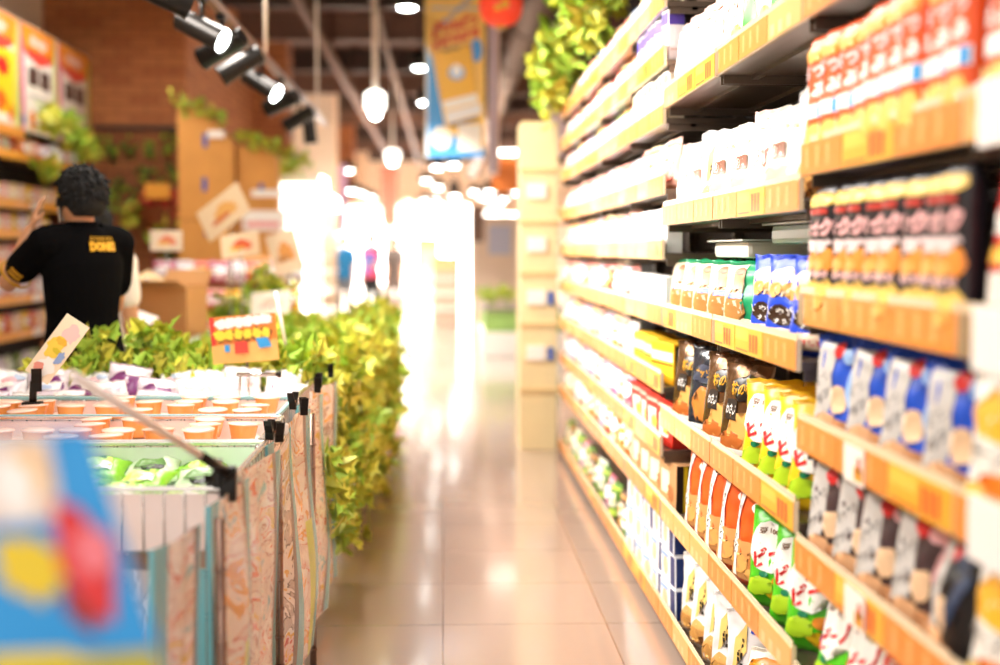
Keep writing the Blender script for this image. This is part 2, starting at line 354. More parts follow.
PAST = [('#f0bfae', '#e0705e', '#fdf6ee'), ('#f3dfae', '#e8a030', '#fffaf0'), ('#e8a498', '#d04040', '#fff'), ('#f2d6bc', '#e08a50', '#f7d9c0'), ('#f3e6ee', '#c85a90', '#fff'), ('#f6d8b4', '#c86a2a', '#fff3e0'), ('#e8ecd0', '#8ab040', '#fff'), ('#d8302c', '#f8d8c8', '#f7b04a'), ('#b84a68', '#f6d0dc', '#fff'), ('#4e7a2a', '#c8e05a', '#f4ecd8'), ('#5a3626', '#d8a05a', '#f2e2cc'), ('#e8e2de', '#c9a8c8', '#fff'), ('#2f6fc0', '#f4ecd8', '#f0c040'), ('#ee7a22', '#fbe3b0', '#fff'), ('#f2cf3a', '#d83a28', '#fff')]
for i, (a, b, c) in enumerate(PAST):
    c = c if len(c) == 7 else '#ffffff'
    P['past%d' % i] = pouch('snack_bag', .19, .185, .06, C(a), [('b', 0, .55, .75, .2, C(c)), ('b', .15, .25, .55, .1, C(b)), ('r', -.6, .52, .5, .62, C(b)), ('r', -.9, .84, .9, .9, C(b))], 30 + i, seal=False, nu=8, nv=10)
for k, o in P.items(): COL.objects.unlink(o); [COL.objects.unlink(c) for c in o.children]

RNG = random.Random(5)
USED = set()
def put(key, x, y, z, rz, label, cat, group, tilt=0, sc=1, name=None):
    o = dup(P[key], (x, y, z), (tilt, 0, rz), label, group, cat)
    if sc != 1: o.scale = (sc, sc, sc) if not hasattr(sc, '__len__') else sc
    return o
ORD_ = ['first', 'second', 'third', 'fourth', 'fifth', 'sixth', 'seventh', 'eighth', 'ninth', 'tenth', 'eleventh', 'twelfth', 'thirteenth', 'fourteenth']
def row(key, y_far, y_near, n, z, desc, where, group, cat='snack bag', x=.835, turn=0, tilt=-.08, sc=1, jit=.02, backrow=0, depth=.1, keys=None):
    """n packs side by side along the aisle from the far end to the near end"""
    if turn: x += .055 * abs(math.sin(2.2 * turn - .12))
    for i in range(n):
        t = (i + .5) / n; y = y_far + (y_near - y_far) * t
        lab = ('the only ' + desc + ' ' + where) if n == 1 else ('%s %s from the left %s' % (ORD_[i], desc, where))
        put(keys[i % len(keys)] if keys else key, x + RNG.uniform(-.006, .006), y + RNG.uniform(-jit, jit) * .4, z, -PI / 2 - turn * 2.2 + .12 + RNG.uniform(-.08, .08), lab, cat, group, tilt + RNG.uniform(-.03, .03), sc)
        for b in range(backrow):
            put(keys[i % len(keys)] if keys else key, x + depth * (b + 1), y + RNG.uniform(-.02, .02), z + .001, -PI / 2 + RNG.uniform(-.08, .08),
                '%s standing %sbehind the %s one %s' % (desc, 'two rows ' if b else '', ORD_[i], where), cat, group + ', row behind', tilt, sc)

# ------------------------------------------------------------ the hall
brick = bpy.data.materials.new('brick_wall'); brick.use_nodes = True
def brick_mat(m, axis, c1='#c07a48', c2='#a8623a', mort='#8a5636'):
    nt = m.node_tree; b = nt.nodes['Principled BSDF']; tc = nt.nodes.new('ShaderNodeTexCoord'); mp = nt.nodes.new('ShaderNodeMapping')
    sx = nt.nodes.new('ShaderNodeSeparateXYZ'); cx = nt.nodes.new('ShaderNodeCombineXYZ')
    nt.links.new(tc.outputs['Object'], sx.inputs[0]); nt.links.new(sx.outputs[axis], cx.inputs[0]); nt.links.new(sx.outputs[2], cx.inputs[1])
    br = nt.nodes.new('ShaderNodeTexBrick'); nt.links.new(cx.outputs[0], br.inputs['Vector'])
    br.inputs['Color1'].default_value = (*H(c1), 1); br.inputs['Color2'].default_value = (*H(c2), 1); br.inputs['Mortar'].default_value = (*H(mort), 1)
    br.inputs['Scale'].default_value = 1; br.inputs['Brick Width'].default_value = .3; br.inputs['Row Height'].default_value = .1
    br.inputs['Mortar Size'].default_value = .008; br.inputs['Mortar Smooth'].default_value = .3; br.inputs['Bias'].default_value = -.2
    bp = nt.nodes.new('ShaderNodeBump'); bp.inputs['Strength'].default_value = .3; bp.inputs['Distance'].default_value = .02
    nt.links.new(br.outputs['Color'], b.inputs['Base Color']); nt.links.new(br.outputs['Fac'], bp.inputs['Height']); bp.invert = True
    nt.links.new(bp.outputs['Normal'], b.inputs['Normal']); b.inputs['Roughness'].default_value = .8
    return m
brick_mat(brick, 0)
brick_y = brick_mat((lambda m: (setattr(m, 'use_nodes', True), m)[1])(bpy.data.materials.new('brick_wall_side')), 1)
def struct(name, bm, m, **k): return tag(mesh(name, bm, m, **k), kind='structure')

fl = bpy.data.materials.new('polished_floor_tile'); fl.use_nodes = True; nt = fl.node_tree; b = nt.nodes['Principled BSDF']
tc = nt.nodes.new('ShaderNodeTexCoord'); br = nt.nodes.new('ShaderNodeTexBrick'); nt.links.new(tc.outputs['Object'], br.inputs['Vector'])
br.offset = 0; br.inputs['Scale'].default_value = 1; br.inputs['Brick Width'].default_value = .6; br.inputs['Row Height'].default_value = .6
br.inputs['Mortar Size'].default_value = .003; br.inputs['Color1'].default_value = (*H('#a89284'), 1); br.inputs['Color2'].default_value = (*H('#a48e80'), 1); br.inputs['Mortar'].default_value = (*H('#7d6252'), 1)
nt.links.new(br.outputs['Color'], b.inputs['Base Color']); b.inputs['Roughness'].default_value = .19; b.inputs['Coat Weight'].default_value = .6; b.inputs['Coat Roughness'].default_value = .09
n = nt.nodes.new('ShaderNodeTexNoise'); n.inputs['Scale'].default_value = 1.3; nt.links.new(tc.outputs['Object'], n.inputs['Vector'])
bp = nt.nodes.new('ShaderNodeBump'); bp.inputs['Strength'].default_value = .12; bp.inputs['Distance'].default_value = .02; nt.links.new(n.outputs['Fac'], bp.inputs['Height']); nt.links.new(bp.outputs['Normal'], b.inputs['Normal'])
struct('floor', box(-7, 6, -3, 46, -.1, 0), fl)
ceil_m = M('dark_brown_ceiling', H('#5e4030'), .8, var=.25, bs=3)
beam_m = M('painted_beam', H('#6a4c3c'), .6)
struct('ceiling', box(-7, 6, -3, 46, 4.5, 4.6), ceil_m)
cream = M('cream_plaster', H('#efd9bd'), .8, var=.05, bs=4)
pale = M('pale_plaster', H('#f6e6d2'), .7, var=.04, bs=4)
struct('wall_left', box(-4.3, -4.2, -3, 14.4, 0, 4.5), cream)
struct('wall_right', box(1.5, 1.6, -3, 9.2, 0, 4.5), M('dark_wall', H('#5c4436'), .7, var=.1, bs=3))
struct('wall_brick', box(-4.2, -2.72, 14.35, 14.7, 0, 4.5), brick)
bm = bmesh.new()
bx(bm, -2.9, -2.72, 14.7, 24, 0, 4.5); struct('wall_brick_side', bm, brick_y)
struct('wall_back', box(-7, 6, 45.8, 46, 0, 4.5), pale)
struct('wall_far_right', box(5.9, 6, 9.2, 46, 0, 4.5), cream)
struct('wall_far_left', box(-3.3, -3.1, 24, 46, 0, 4.5), cream)
for i, (x0, x1, y0, m) in enumerate([(-2.72, -2.25, 19.5, brick), (-2.9, -2.0, 25, cream), (-3.1, -2.2, 33, brick), (-3.1, -2.2, 39, cream)]):
    struct('trim_%d' % (i + 1), box(x0, x1, y0, y0 + .7, 0, 4.5, .01), m)
for i, y in enumerate([5.5, 8, 10.5, 13, 15.5, 18, 21, 24, 27, 30, 34, 38, 42]):
    bm = bmesh.new(); bx(bm, -4.2, 5.9, y, y + .12, 4.15, 4.19); bx(bm, -4.2, 5.9, y + .04, y + .08, 4.19, 4.46); bx(bm, -4.2, 5.9, y, y + .12, 4.46, 4.5)
    struct('trim_%d' % (i + 10), bm, beam_m if i % 2 else M('dark_beam', H('#3c2a22'), .6))
duct = M('galvanised_duct', H('#7d6a5c'), .5, .3)
for x, z, r, m, nm in [(-1.5, 3.95, .07, beam_m, 'ceiling_pipe'), (.95, 3.9, .16, duct, 'ceiling_duct'), (-.75, 4.05, .04, duct, 'ceiling_pipe')]:
    bm = bmesh.new(); cyl(bm, (x, 4, z), (x, 44, z), r, seg=20)
    for y in range(6, 44, 3):
        cyl(bm, (x, y, z), (x, y + .06, z), r * 1.18, seg=20); cyl(bm, (x, y + .03, z), (x, y + .03, 4.5), .008, seg=6)
    tag(mesh(nm, bm, m), {-1.5: 'brown pipe hung under the ceiling left of the banner', .95: 'wide metal duct hung under the ceiling right of the banner', -.75: 'thin metal pipe hung under the ceiling left of the downlights'}[x], 'pipe' if x < 0 else 'duct')

# far entrance: daylight through tall glazing, and lit shop fronts
day = M('daylight_glass', (1, 1, 1), .2, emit=(1, .97, .92), es=8)
lit = M('lit_panel', (1, 1, 1), .3, emit=(1, .95, .86), es=5)
frame_m = M('pale_frame', H('#e8d8c6'), .5)
for i, (x0, x1, z0, z1) in enumerate([(-1.2, .9, 0, 2.9), (1.3, 3.0, .1, 2.6), (-3.0, -1.6, .2, 2.6)]):
    bm = bmesh.new()
    for a, b_, c, d in [(x0 - .08, x0, z0, z1), (x1, x1 + .08, z0, z1), (x0 - .08, x1 + .08, z1, z1 + .1), ((x0 + x1) / 2 - .03, (x0 + x1) / 2 + .03, z0, z1)]:
        bx(bm, a, b_, 45.68, 45.8, c, d, 0)
    bx(bm, x0, x1, 45.76, 45.79, z0, z1, 1)
    struct('window_%d' % (i + 1), bm, [frame_m, day])

# light fittings
white_on = M('lamp_glow', (1, 1, 1), .3, emit=(.95, 1, .97), es=22)
blackm = M('black_metal', H('#1c1815'), .32, .5)
steelp_ = M('hanger_steel', H('#8a8078'), .4, .7)
housing = M('white_metal', H('#e9e2d8'), .4)
for i, (x, y, z, p) in enumerate(ADDED_TUBES + [(-3.0, 11.6, 3.7, 0)]):  # housings made up around the added tube lamps
    if y > 5.5 and i < 7: pass
    bm = bmesh.new(); L = 1.15
    bx(bm, x - .16, x + .16, y - L, y + L, z + .03, z + .1, 0, .008)
    cyl(bm, (x, y - .8, z + .1), (x, y - .8, 4.5), .005, seg=6); cyl(bm, (x, y + .8, z + .1), (x, y + .8, 4.5), .005, seg=6)
    o = mesh('added_light_housing', bm, housing)
    tag(o, 'added long white light housing hung over the aisle' if i < 4 else 'added long white light housing over the poster shelf', 'light', 'added long white housings over the aisle' if i < 4 else None)
for i, (x, y, z, p) in enumerate(ADDED_WASH):  # made-up housings and hangers for the added shelf lamps
    e = empty('added_wash_light', (x, y, z), 0, 'added long white wash light aimed at the right shelves, hung above the aisle', 'light', 'added wash lights over the aisle')
    bm = bmesh.new(); a = math.radians(58); bx(bm, -.17, .17, -.68, .68, .012, .07, 0, .006); bmesh.ops.rotate(bm, cent=(0, 0, 0), matrix=Matrix.Rotation(-a, 3, 'Y'), verts=bm.verts); mesh('housing', bm, housing, e)
    bm = bmesh.new()
    for yy in (-.5, .5): cyl(bm, (-.03, yy, .03), (-.03, yy, 4.5 - z), .005, seg=6)
    mesh('hanger', bm, steelp_, e)
def downlight(x, y, z, r, label, group, power=75):
    e = empty('downlight', (x, y, z), 0, label, 'light', group)
    bm = bmesh.new(); lathe(bm, [(r * .9, .0), (r * 1.12, 0), (r * 1.12, .16), (r * .5, .2), (0, .2)], 20)
    cyl(bm, (0, 0, .18), (0, 0, 4.5 - z), .008, seg=6); mesh('housing', bm, blackm, e, loc=None)
    bm = bmesh.new(); lathe(bm, [(r * .9, .004), (r * .6, -.012), (0, -.016)], 20); mesh('bulb', bm, white_on, e)
    l = bpy.data.lights.new('downlight_lamp', 'AREA'); l.shape = 'DISK'; l.size = r * 1.7; l.energy = power; l.color = (1, .95, .88); l.spread = 1.7
    o = bpy.data.objects.new('downlight_lamp', l); COL.objects.link(o); o.parent = e; o.location = (0, 0, -.03)
    return e
names = ['round white downlight nearest, at the top edge of the picture', 'second round downlight from the top, beside the banner edge', 'third round downlight from the top, beside the banner edge', 'fourth round downlight from the top, beside the banner edge', 'lowest round downlight in the line beside the banner']
for (x, y), nm in zip([(-.295, 11.07), (-.25, 14.68), (-.25, 18.14), (-.2, 21.8), (-.2, 25.5)], names): downlight(x, y, 3.35, .09, nm, 'downlights in a line over the aisle')
k = 0
for y in (27, 30, 33, 36, 40):
    for x in (-2.0, -.3, .4, .9, 1.5):
        downlight(x + RNG.uniform(-.2, .2), y + RNG.uniform(-1, 1), RNG.uniform(2.5, 3.1), .13, 'far hanging lamp glowing white at the end of the hall', 'glowing lamps at the far end', 120)
# two rod pendants
for (x, y, z, r, lab) in [(-.656, 13, 2.7, .1, 'white bell pendant lamp on a long rod left of the banner'), (-.9, 24, 2.95, .13, 'small white pendant lamp far down the hall under the beams')]:
    e = empty('pendant_lamp', (x, y, z), 0, lab, 'lamp')
    bm = bmesh.new(); cyl(bm, (0, 0, .16), (0, 0, 4.5 - z), .028 if r == .1 else .02, seg=10); mesh('rod', bm, M('cream_rod', H('#eadccb'), .4), e)
    bm = bmesh.new(); lathe(bm, [(r * .55, -.02), (r * .95, .03), (r, .06), (r, .17), (r * .6, .2), (0, .2)], 20); mesh('shade', bm, M('glowing_shade', (1, .95, .85), .3, emit=(1, .97, .88), es=2.5), e)
    bm = bmesh.new(); lathe(bm, [(0, -.07), (r * .35, -.06), (r * .55, -.02)], 16); mesh('bulb', bm, white_on, e)
# lighting track with black spotlights
e = empty('lighting_track', (-1.1, 5, 2.55), 0, 'black ceiling track carrying the spotlights toward the brick wall', 'track')
bm = bmesh.new(); bx(bm, -.02, .02, 0, 7.6, -.02, .02); mesh('rail', bm, M('bronze_rail', H('#8a6a58'), .35, .5), e)
for y in (.9, 3.4, 6.8):
    bm = bmesh.new(); cyl(bm, (0, y, .02), (0, y, 1.95), .012, seg=8); mesh('hanger', bm, M('cream_rod', H('#eadccb')), e)
spots = [(5.75, -.5, .35, 0, -.25), (6.55, .6, .32, 1, 0), (7.0, -.9, -.35, 0, -.06), (7.9, .5, -.2, 0, 0), (8.6, .7, .5, 1, 0), (9.6, -.6, .2, 0, 0), (10.8, -.4, .9, 0, 0), (11.4, .5, .5, 1, 0)]
labs = ['black spotlight cut off by the top edge of the picture', 'large black spotlight with a bright white face, nearest of the lit ones', 'dark spotlight turned away just behind the nearest lit one', 'black spotlight with a shiny ring, fourth along the track', 'lit black spotlight in the middle of the track', 'short dark spotlight right of the lit middle one', 'black spotlight pointing down near the far track end', 'last small dark spotlight at the far end of the track']
spots = [  # y, body direction, lit
    (5.3, (.75, .3, -.3), 0), (6.2, (.8, -.25, -.42), 1), (6.75, (-.75, .3, -.35), 0), (7.35, (-.8, -.1, -.5), 0), (8.2, (.8, -.3, -.5), 1), (9.2, (-.8, .4, -.3), 0), (10.3, (-.75, .2, -.4), 0), (11.1, (.1, 0, -1), 0)]
for (y, d, on), lb in zip(spots, labs):
    e = empty('track_spotlight', (-1.1, y, 2.53), 0, lb, 'spotlight', 'black spotlights on the track')
    d = Vector(d).normalized(); c = Vector((0, 0, -.16))
    bm = bmesh.new(); cyl(bm, (0, 0, 0), c + Vector((0, 0, .03)), .012, seg=8); bx(bm, -.02, .02, -.05, .05, -.03, 0); mesh('bracket', bm, blackm, e)
    bm = bmesh.new(); a = c - d * .12; b2 = c + d * .12; cyl(bm, a, b2, .052, .056, 20, 0, False); cyl(bm, a - d * .012, a, .04, .052, 20); cyl(bm, b2 - d * .012, b2 + d * .004, .059, .059, 20, 0, False)
    cyl(bm, b2 - d * .03, b2 - d * .028, .054, .054, 20); mesh('lamp_body', bm, blackm, e)
    bm = bmesh.new(); cyl(bm, b2 - d * .006, b2 - d * .002, .052, .052, 20); mesh('lens', bm, white_on if on else M('dark_lens', H('#6b5a4c'), .2), e)
    if on:
        l = bpy.data.lights.new('spot_lamp', 'SPOT'); l.energy = 60; l.spot_size = 1.1; l.shadow_soft_size = .05; l.color = (1, .95, .88)
        o = bpy.data.objects.new('spot_lamp', l); COL.objects.link(o); o.parent = e; o.location = b2 + d * .02; o.rotation_euler = (-d).to_track_quat('Z', 'Y').to_euler()

# ------------------------------------------------------------ shelving on the right
rail_m = M('clear_price_rail', H('#e8d2b0'), .18); card_m = C('#e88c38', .3); cardy = C('#f2ae34', .3); cardw = C('#f7efe6', .3); cardp = C('#eeae62', .3); cardr = C('#e0532a', .3); cardg = C('#9a7d5c', .3)
dark_m = M('shelf_back', H('#241c18'), .6); steel_m = M('shelf_steel', H('#6a5a4c'), .35, .6); base_m = C('#d8a25a', .5)
XF = .78
def bay(y0, y1, tiers, label, top=2.3, group=None, endpanel=False, cards=True):
    e = empty('shelf_unit', (XF, y0, 0), 0, label, 'shelving')
    L = y1 - y0
    mesh('back_panel', box(.5, .52, 0, L, 0, top), dark_m, e)
    for yy in (0, L):
        mesh('upright', box(.46, .5, yy - .018 if yy else 0, yy if yy else .018, 0, top), steel_m, e)
    mesh('base', box(.05, .5, .004, L - .004, 0, tiers[-1] - .05 - .03), M('shelf_base', H('#8a7462'), .4), e)
    for ti, z in enumerate(tiers):
        zb = z - .05
        bm = bmesh.new(); bx(bm, .012, .5, .003, L - .003, zb - .02, zb)
        if ti < len(tiers) - 1:
            for t in (.1, .3, .4): bx(bm, t, t + .02, .01, L - .01, zb - .032, zb - .02)
            for yy in (.01, L - .02): bx(bm, .02, .5, yy, yy + .006, zb - .045, zb - .02)
        bd = mesh('shelf_board', bm, steel_m, e)
        bm = bmesh.new(); bx(bm, 0, .011, .002, L - .002, z - .072, z, 0, .001); bx(bm, .001, .004, .004, L - .004, z, z + .012)
        mesh('price_rail', bm, [rail_m], bd)
        n = max(1, round(L / .3)); cl = L / n
        for k in range(n):
            if not cards: break
            r = RNG.random(); m = card_m if r < .62 else cardp if r < .8 else cardy
            bm = bmesh.new(); a, b_ = k * cl + .004, (k + 1) * cl - .004
            bx(bm, -.0022, -.0005, a, b_, z - .070, z - .003, 0)
            mats = [m]
            hl = C('#f2ae66', .3)
            def q(u0, v0, u1, v1, mm, l=.0006):
                if mm not in mats: mats.append(mm)
                # v along height, u from left (far) to right (near)
                ya, yb = b_ - (b_ - a) * u0, b_ - (b_ - a) * u1; za, zb_ = z - .070 + .067 * v0, z - .070 + .067 * v1
                f = bm.faces.new([bm.verts.new(p) for p in ((-.0022 - l, ya, za), (-.0022 - l, yb, za), (-.0022 - l, yb, zb_), (-.0022 - l, ya, zb_))]); f.material_index = mats.index(mm)
            if r < .62:
                for t in (.14, .4, .66): q(t, .2, t + .07, .85, hl); q(t + .1, .35, t + .14, .7, C('#ec9a48', .3))
            elif r < .8:
                for t in (.1, .35, .6): q(t, .1, t + .12, .5, C('#f6c88e', .3))
            else: q(.04, .5, .5, .9, C('#f8c44e', .3)); q(.55, .12, .62, .8, cardr); q(.66, .12, .73, .8, cardr); q(.77, .12, .84, .8, cardr); q(.05, .08, .5, .15, cardr)
            if 1 < k % 5 < 3 and ti % 2 == 0 and L > .8 and r > .3: q(.0, 0, .16, 1, cardg, .0008)
            mesh('price_card', bm, mats, bd)
    return e
TC = [1.94, 1.603, 1.282, 1.007, .737, .45, .12]
TB = [1.94, 1.53, 1.175, .815, .485, .12]
TA = [2.30, 2.095, 1.89, 1.64, 1.41, 1.175, .93, .70, .485, .12]
bay(1.07, 1.975, TC, 'nearest shelving unit cut off by the right edge of the picture')
bay(1.98, 2.885, TC, 'near shelving unit holding orange and black stick packs and blue bags')
bay(2.895, 3.82, TB, 'sharp middle shelving unit holding yellow and green bean snacks')
bay(3.825, 4.715, TB, 'middle shelving unit holding orange rusk bags and brown foil bags')
bay(4.72, 5.655, TA, 'shelving unit of boxes with black and yellow ends beyond the middle unit')
bay(5.66, 6.72, TA, 'first of the three blurred far shelving units')
bay(6.725, 7.79, TA, 'second of the three blurred far shelving units')
bay(7.795, 8.86, TA, 'last blurred shelving unit beside the tall plywood end panel')

def white_block(x, y0, y1, z0, z1, label):
    e = tag(mesh('price_holder', box(x - .012, x - .003, y0, y1, z0, z1, .002), M('white_plastic', H('#f6f2ee'), .3)), label, 'price holder', 'white price holders on the nearest rails'); return e
for z, l in [(1.603, 'topmost white price holder on the nearest shelf rail'), (1.282, 'second white price holder down on the nearest shelf rail'), (1.007, 'white price holder below the white and orange bag'), (.737, 'white price holder at the bottom right corner')]:
    white_block(XF, 1.70, 1.90, z - .085, z + .01, l)
for (y0, z, l) in [(2.40, 1.007, 'white price card with orange print under the blue nut bags'), (2.38, .737, 'white price card with red print under the grey nut bags')]:
    bm = bmesh.new(); bx(bm, XF - .0065, XF - .004, y0, y0 + .12, z - .075, z - .004, 0, .0005)
    mats = [cardw]
    for (a, b_, c, d, m) in [(.0, .45, .05, .5, C('#f0a03a')), (.1, .3, .3, .8, C('#e0532a'))]:
        if m not in mats: mats.append(m)
        y_ = lambda t: y0 + .12 * (1 - t) - .12 * .45 * 0
        q = [(XF - .0072, y0 + .12 * a + .003, z - .07 + .06 * c), (XF - .0072, y0 + .12 * b_, z - .07 + .06 * c), (XF - .0072, y0 + .12 * b_, z - .07 + .06 * d), (XF - .0072, y0 + .12 * a + .003, z - .07 + .06 * d)]
        f = bm.faces.new([bm.verts.new(p) for p in q]); f.material_index = mats.index(m)
    tag(mesh('price_card', bm, mats), l, 'price card')

d = lambda z: z - .05 + .001
# --- middle units (in focus)
row('green_white', 3.75, 2.9, 3, d(1.94), 'green and white bean bag', 'of the middle top shelf', 'green and white bean bags on the top shelf')
row('pinkish', 4.7, 3.8, 5, d(1.94), 'pale pink cracker bag', 'on the middle top shelf', 'pale cracker bags on the top shelf')
row('white_snack', 4.7, 2.92, 8, d(1.53), 'white rice cracker bag', 'on the second shelf of the middle units', 'white cracker bags on the second shelf', turn=-.12, keys=['pinkish', 'white_snack', 'white_rice', 'white_snack', 'white_snack'], sc=.98, backrow=0)
for i, (y, l) in enumerate([(3.75, 'left white almond box standing behind the white cracker bags'), (3.35, 'right white almond box standing behind the white cracker bags')]):
    put('almond_carton', 1.05, y, d(1.53), -PI / 2, l, 'box', 'almond boxes behind the cracker bags')
row('pretzel', 4.75, 3.58, 5, d(1.175), 'green pretzel bag', 'left of the blue chip bags', 'green pretzel bags', turn=-.25, backrow=1, depth=.13)
row('blue_chip', 3.54, 2.93, 3, d(1.175), 'blue chip bag', 'right of the green pretzel bags', 'blue chip bags', turn=-.15, sc=1.0)
put('blue_chip', .99, 3.1, d(1.175) + .01, -PI / 2 + .35, 'taller blue chip bag standing behind the three front ones', 'snack bag', 'blue chip bags', -.1, 1.15)
for i, (y, l) in enumerate([(3.35, 'grey green plastic tray lying across the tops of the blue chip bags'), (4.1, 'clear plastic tray lying on top of the green pretzel bags')]):
    e = empty('plastic_tray', (1.02, y, d(1.175) + (.262 if i == 0 else .222)), 0, l, 'tray')
    bm = bmesh.new(); bx(bm, -.13, .13, -.24, .24, 0, .05, 0, .014); mesh('tray_body', bm, C('#a9c4b4' if i == 0 else '#e4dcd0', .2), e)
    bm = bmesh.new(); bx(bm, -.15, .15, -.26, .26, .05, .056, 0, .002); mesh('film_lid', bm, C('#cfd8d2', .15), e)
row('foil', 4.65, 3.62, 4, d(.815), 'brown foil nut bag', 'left of the yellow bags', 'brown foil nut bags', turn=-.15, keys=['foil', 'dark_foil', 'foil', 'foil'], sc=.95)
row('yellow', 3.58, 2.93, 4, d(.815), 'yellow bean snack bag', 'above the green bean snacks', 'yellow bean snack bags', turn=-.30, backrow=1, depth=.08, tilt=-.16)
for i in range(4):
    put('dark_foil', 1.03, 3.5 - i * .17, d(.815), -PI / 2, '%s dark foil bag standing in shadow behind the yellow bags' % ORD_[i], 'snack bag', 'dark foil bags behind the yellow bags', -.05)
row('orange_sleeve', 4.42, 3.52, 5, d(.485), 'orange rusk bag', 'under the brown foil bags', 'orange rusk bags', turn=-.12, backrow=1, depth=.09, cat='rusk bag', sc=(.85, 1, 1))
row('green', 3.5, 2.93, 3, d(.485), 'lime green bean snack bag', 'under the yellow bags', 'green bean snack bags', turn=-.30, backrow=2, depth=.07, tilt=-.16)
row('white_rice', 4.5, 3.6, 5, d(.12), 'white rice cracker bag', 'on the bottom shelf', 'white rice cracker bags on the bottom shelf', backrow=2, depth=.09, turn=-.15)
row('orange_party', 3.58, 2.95, 3, d(.12), 'orange and blue crisp bag', 'on the bottom shelf', 'crisp bags on the bottom shelf', turn=-.3, backrow=2, depth=.11, tilt=-.3)
# --- near unit
row('orange_tube', 2.87, 1.99, 9, d(1.603), 'orange stick snack pack', 'on the upper near shelf', 'orange stick packs', cat='snack pack', x=.81, tilt=-.02, jit=.01)
row('black_tube', 2.86, 1.99, 9, d(1.282), 'black stick snack pack', 'under the orange ones', 'black stick packs', cat='snack pack', x=.81, tilt=-.02, jit=.01)
row('blue_nut', 2.87, 1.99, 4, d(1.007), 'blue mixed nut bag', 'on the near unit', 'blue mixed nut bags', cat='nut bag', x=.825, turn=-.12, tilt=-.1)
row('grey_nut', 2.87, 2.18, 4, d(.737), 'grey and pink mixed nut bag', 'on the near unit', 'grey mixed nut bags', cat='nut bag', x=.825, turn=-.12, tilt=-.1, keys=['grey_nut'])
put('black_nut', .825, 2.08, d(.737), -PI / 2 - .1, 'black mixed nut bag at the right of the grey nut bags', 'nut bag', None, -.1)
row('green', 2.86, 2.5, 2, d(.45), 'lime green bean snack bag', 'under the grey nut bags', 'green bean snack bags under the nuts', tilt=-.2)
row('blue_pink', 2.5, 2.0, 3, d(.45), 'red and blue plum snack bag', 'under the grey nut bags', 'red and blue plum snack bags', tilt=-.2)
# --- nearest unit at the picture's edge
row('orange_tube', 1.95, 1.6, 3, d(1.603), 'blurred orange stick pack', 'at the upper right picture edge', 'orange packs at the right edge', cat='snack pack', x=.81)
row('red_white', 1.95, 1.45, 3, d(1.282), 'red and white crisp bag', 'at the right picture edge', 'red and white bags at the right edge', cat='crisp bag', x=.82)
row('orange_crisp', 1.95, 1.45, 3, d(1.007), 'white and orange crisp bag', 'at the right picture edge', 'white and orange bags at the right edge', cat='crisp bag', x=.82)
row('red_white', 1.95, 1.45, 3, d(.737), 'blurred orange crisp bag', 'at the lower right picture edge', 'orange bags at the lower right edge', cat='crisp bag', x=.82, keys=['orange_crisp', 'red_white'])
# --- boxes unit
row('past7', 5.6, 4.75, 6, d(2.30), 'small blurred pack', 'on the very top shelf of the box unit', 'packs on the top of the box unit', keys=['past3', 'past0', 'past6'])
row('purple_carton', 5.5, 4.75, 8, d(2.095), 'white and purple box', 'high on the box unit', 'white and purple boxes', cat='box', tilt=0, x=.83)
row('cream_carton', 5.62, 4.75, 8, d(1.89) , 'cream box with yellow top', 'under the white and purple boxes', 'cream boxes', cat='box', tilt=0, x=.83)
row('past11', 5.62, 4.75, 5, d(1.64), 'white pack', 'under the cream boxes', 'white packs on the box unit', keys=['past11', 'past0', 'past1'])
row('white_carton', 5.62, 4.75, 6, d(1.41) , 'tall white carton', 'under the white packs', 'tall white cartons', cat='box', tilt=0, x=.83, sc=(1, 1, .8))
row('white_carton', 5.62, 4.78, 7, d(1.175), 'plain white carton', 'left of the green pretzel bags', 'plain white cartons', cat='box', tilt=0, x=.83, sc=(1, 1, .75))
row('yellow_carton', 5.62, 4.75, 3, d(.93), 'yellow cake box', 'on the box unit', 'yellow cake boxes', cat='box', tilt=0, x=.87)
row('red_carton', 5.62, 4.75, 4, d(.70), 'red biscuit box', 'under the yellow cake boxes', 'red biscuit boxes', cat='box', tilt=0, x=.86)
row('brown_carton', 5.62, 4.65, 4, d(.485), 'brown biscuit box', 'under the red biscuit boxes', 'brown biscuit boxes', cat='box', tilt=0, x=.86)
for k in range(3):
    row('blue_carton', 5.62, 4.55, 5, d(.12) + k * .116, 'white and navy cracker box', ['lowest in the bottom shelf stacks', 'middle in the bottom shelf stacks', 'topmost in the bottom shelf stacks'][k], 'stacked white and navy cracker boxes', cat='box', tilt=0, x=.865)
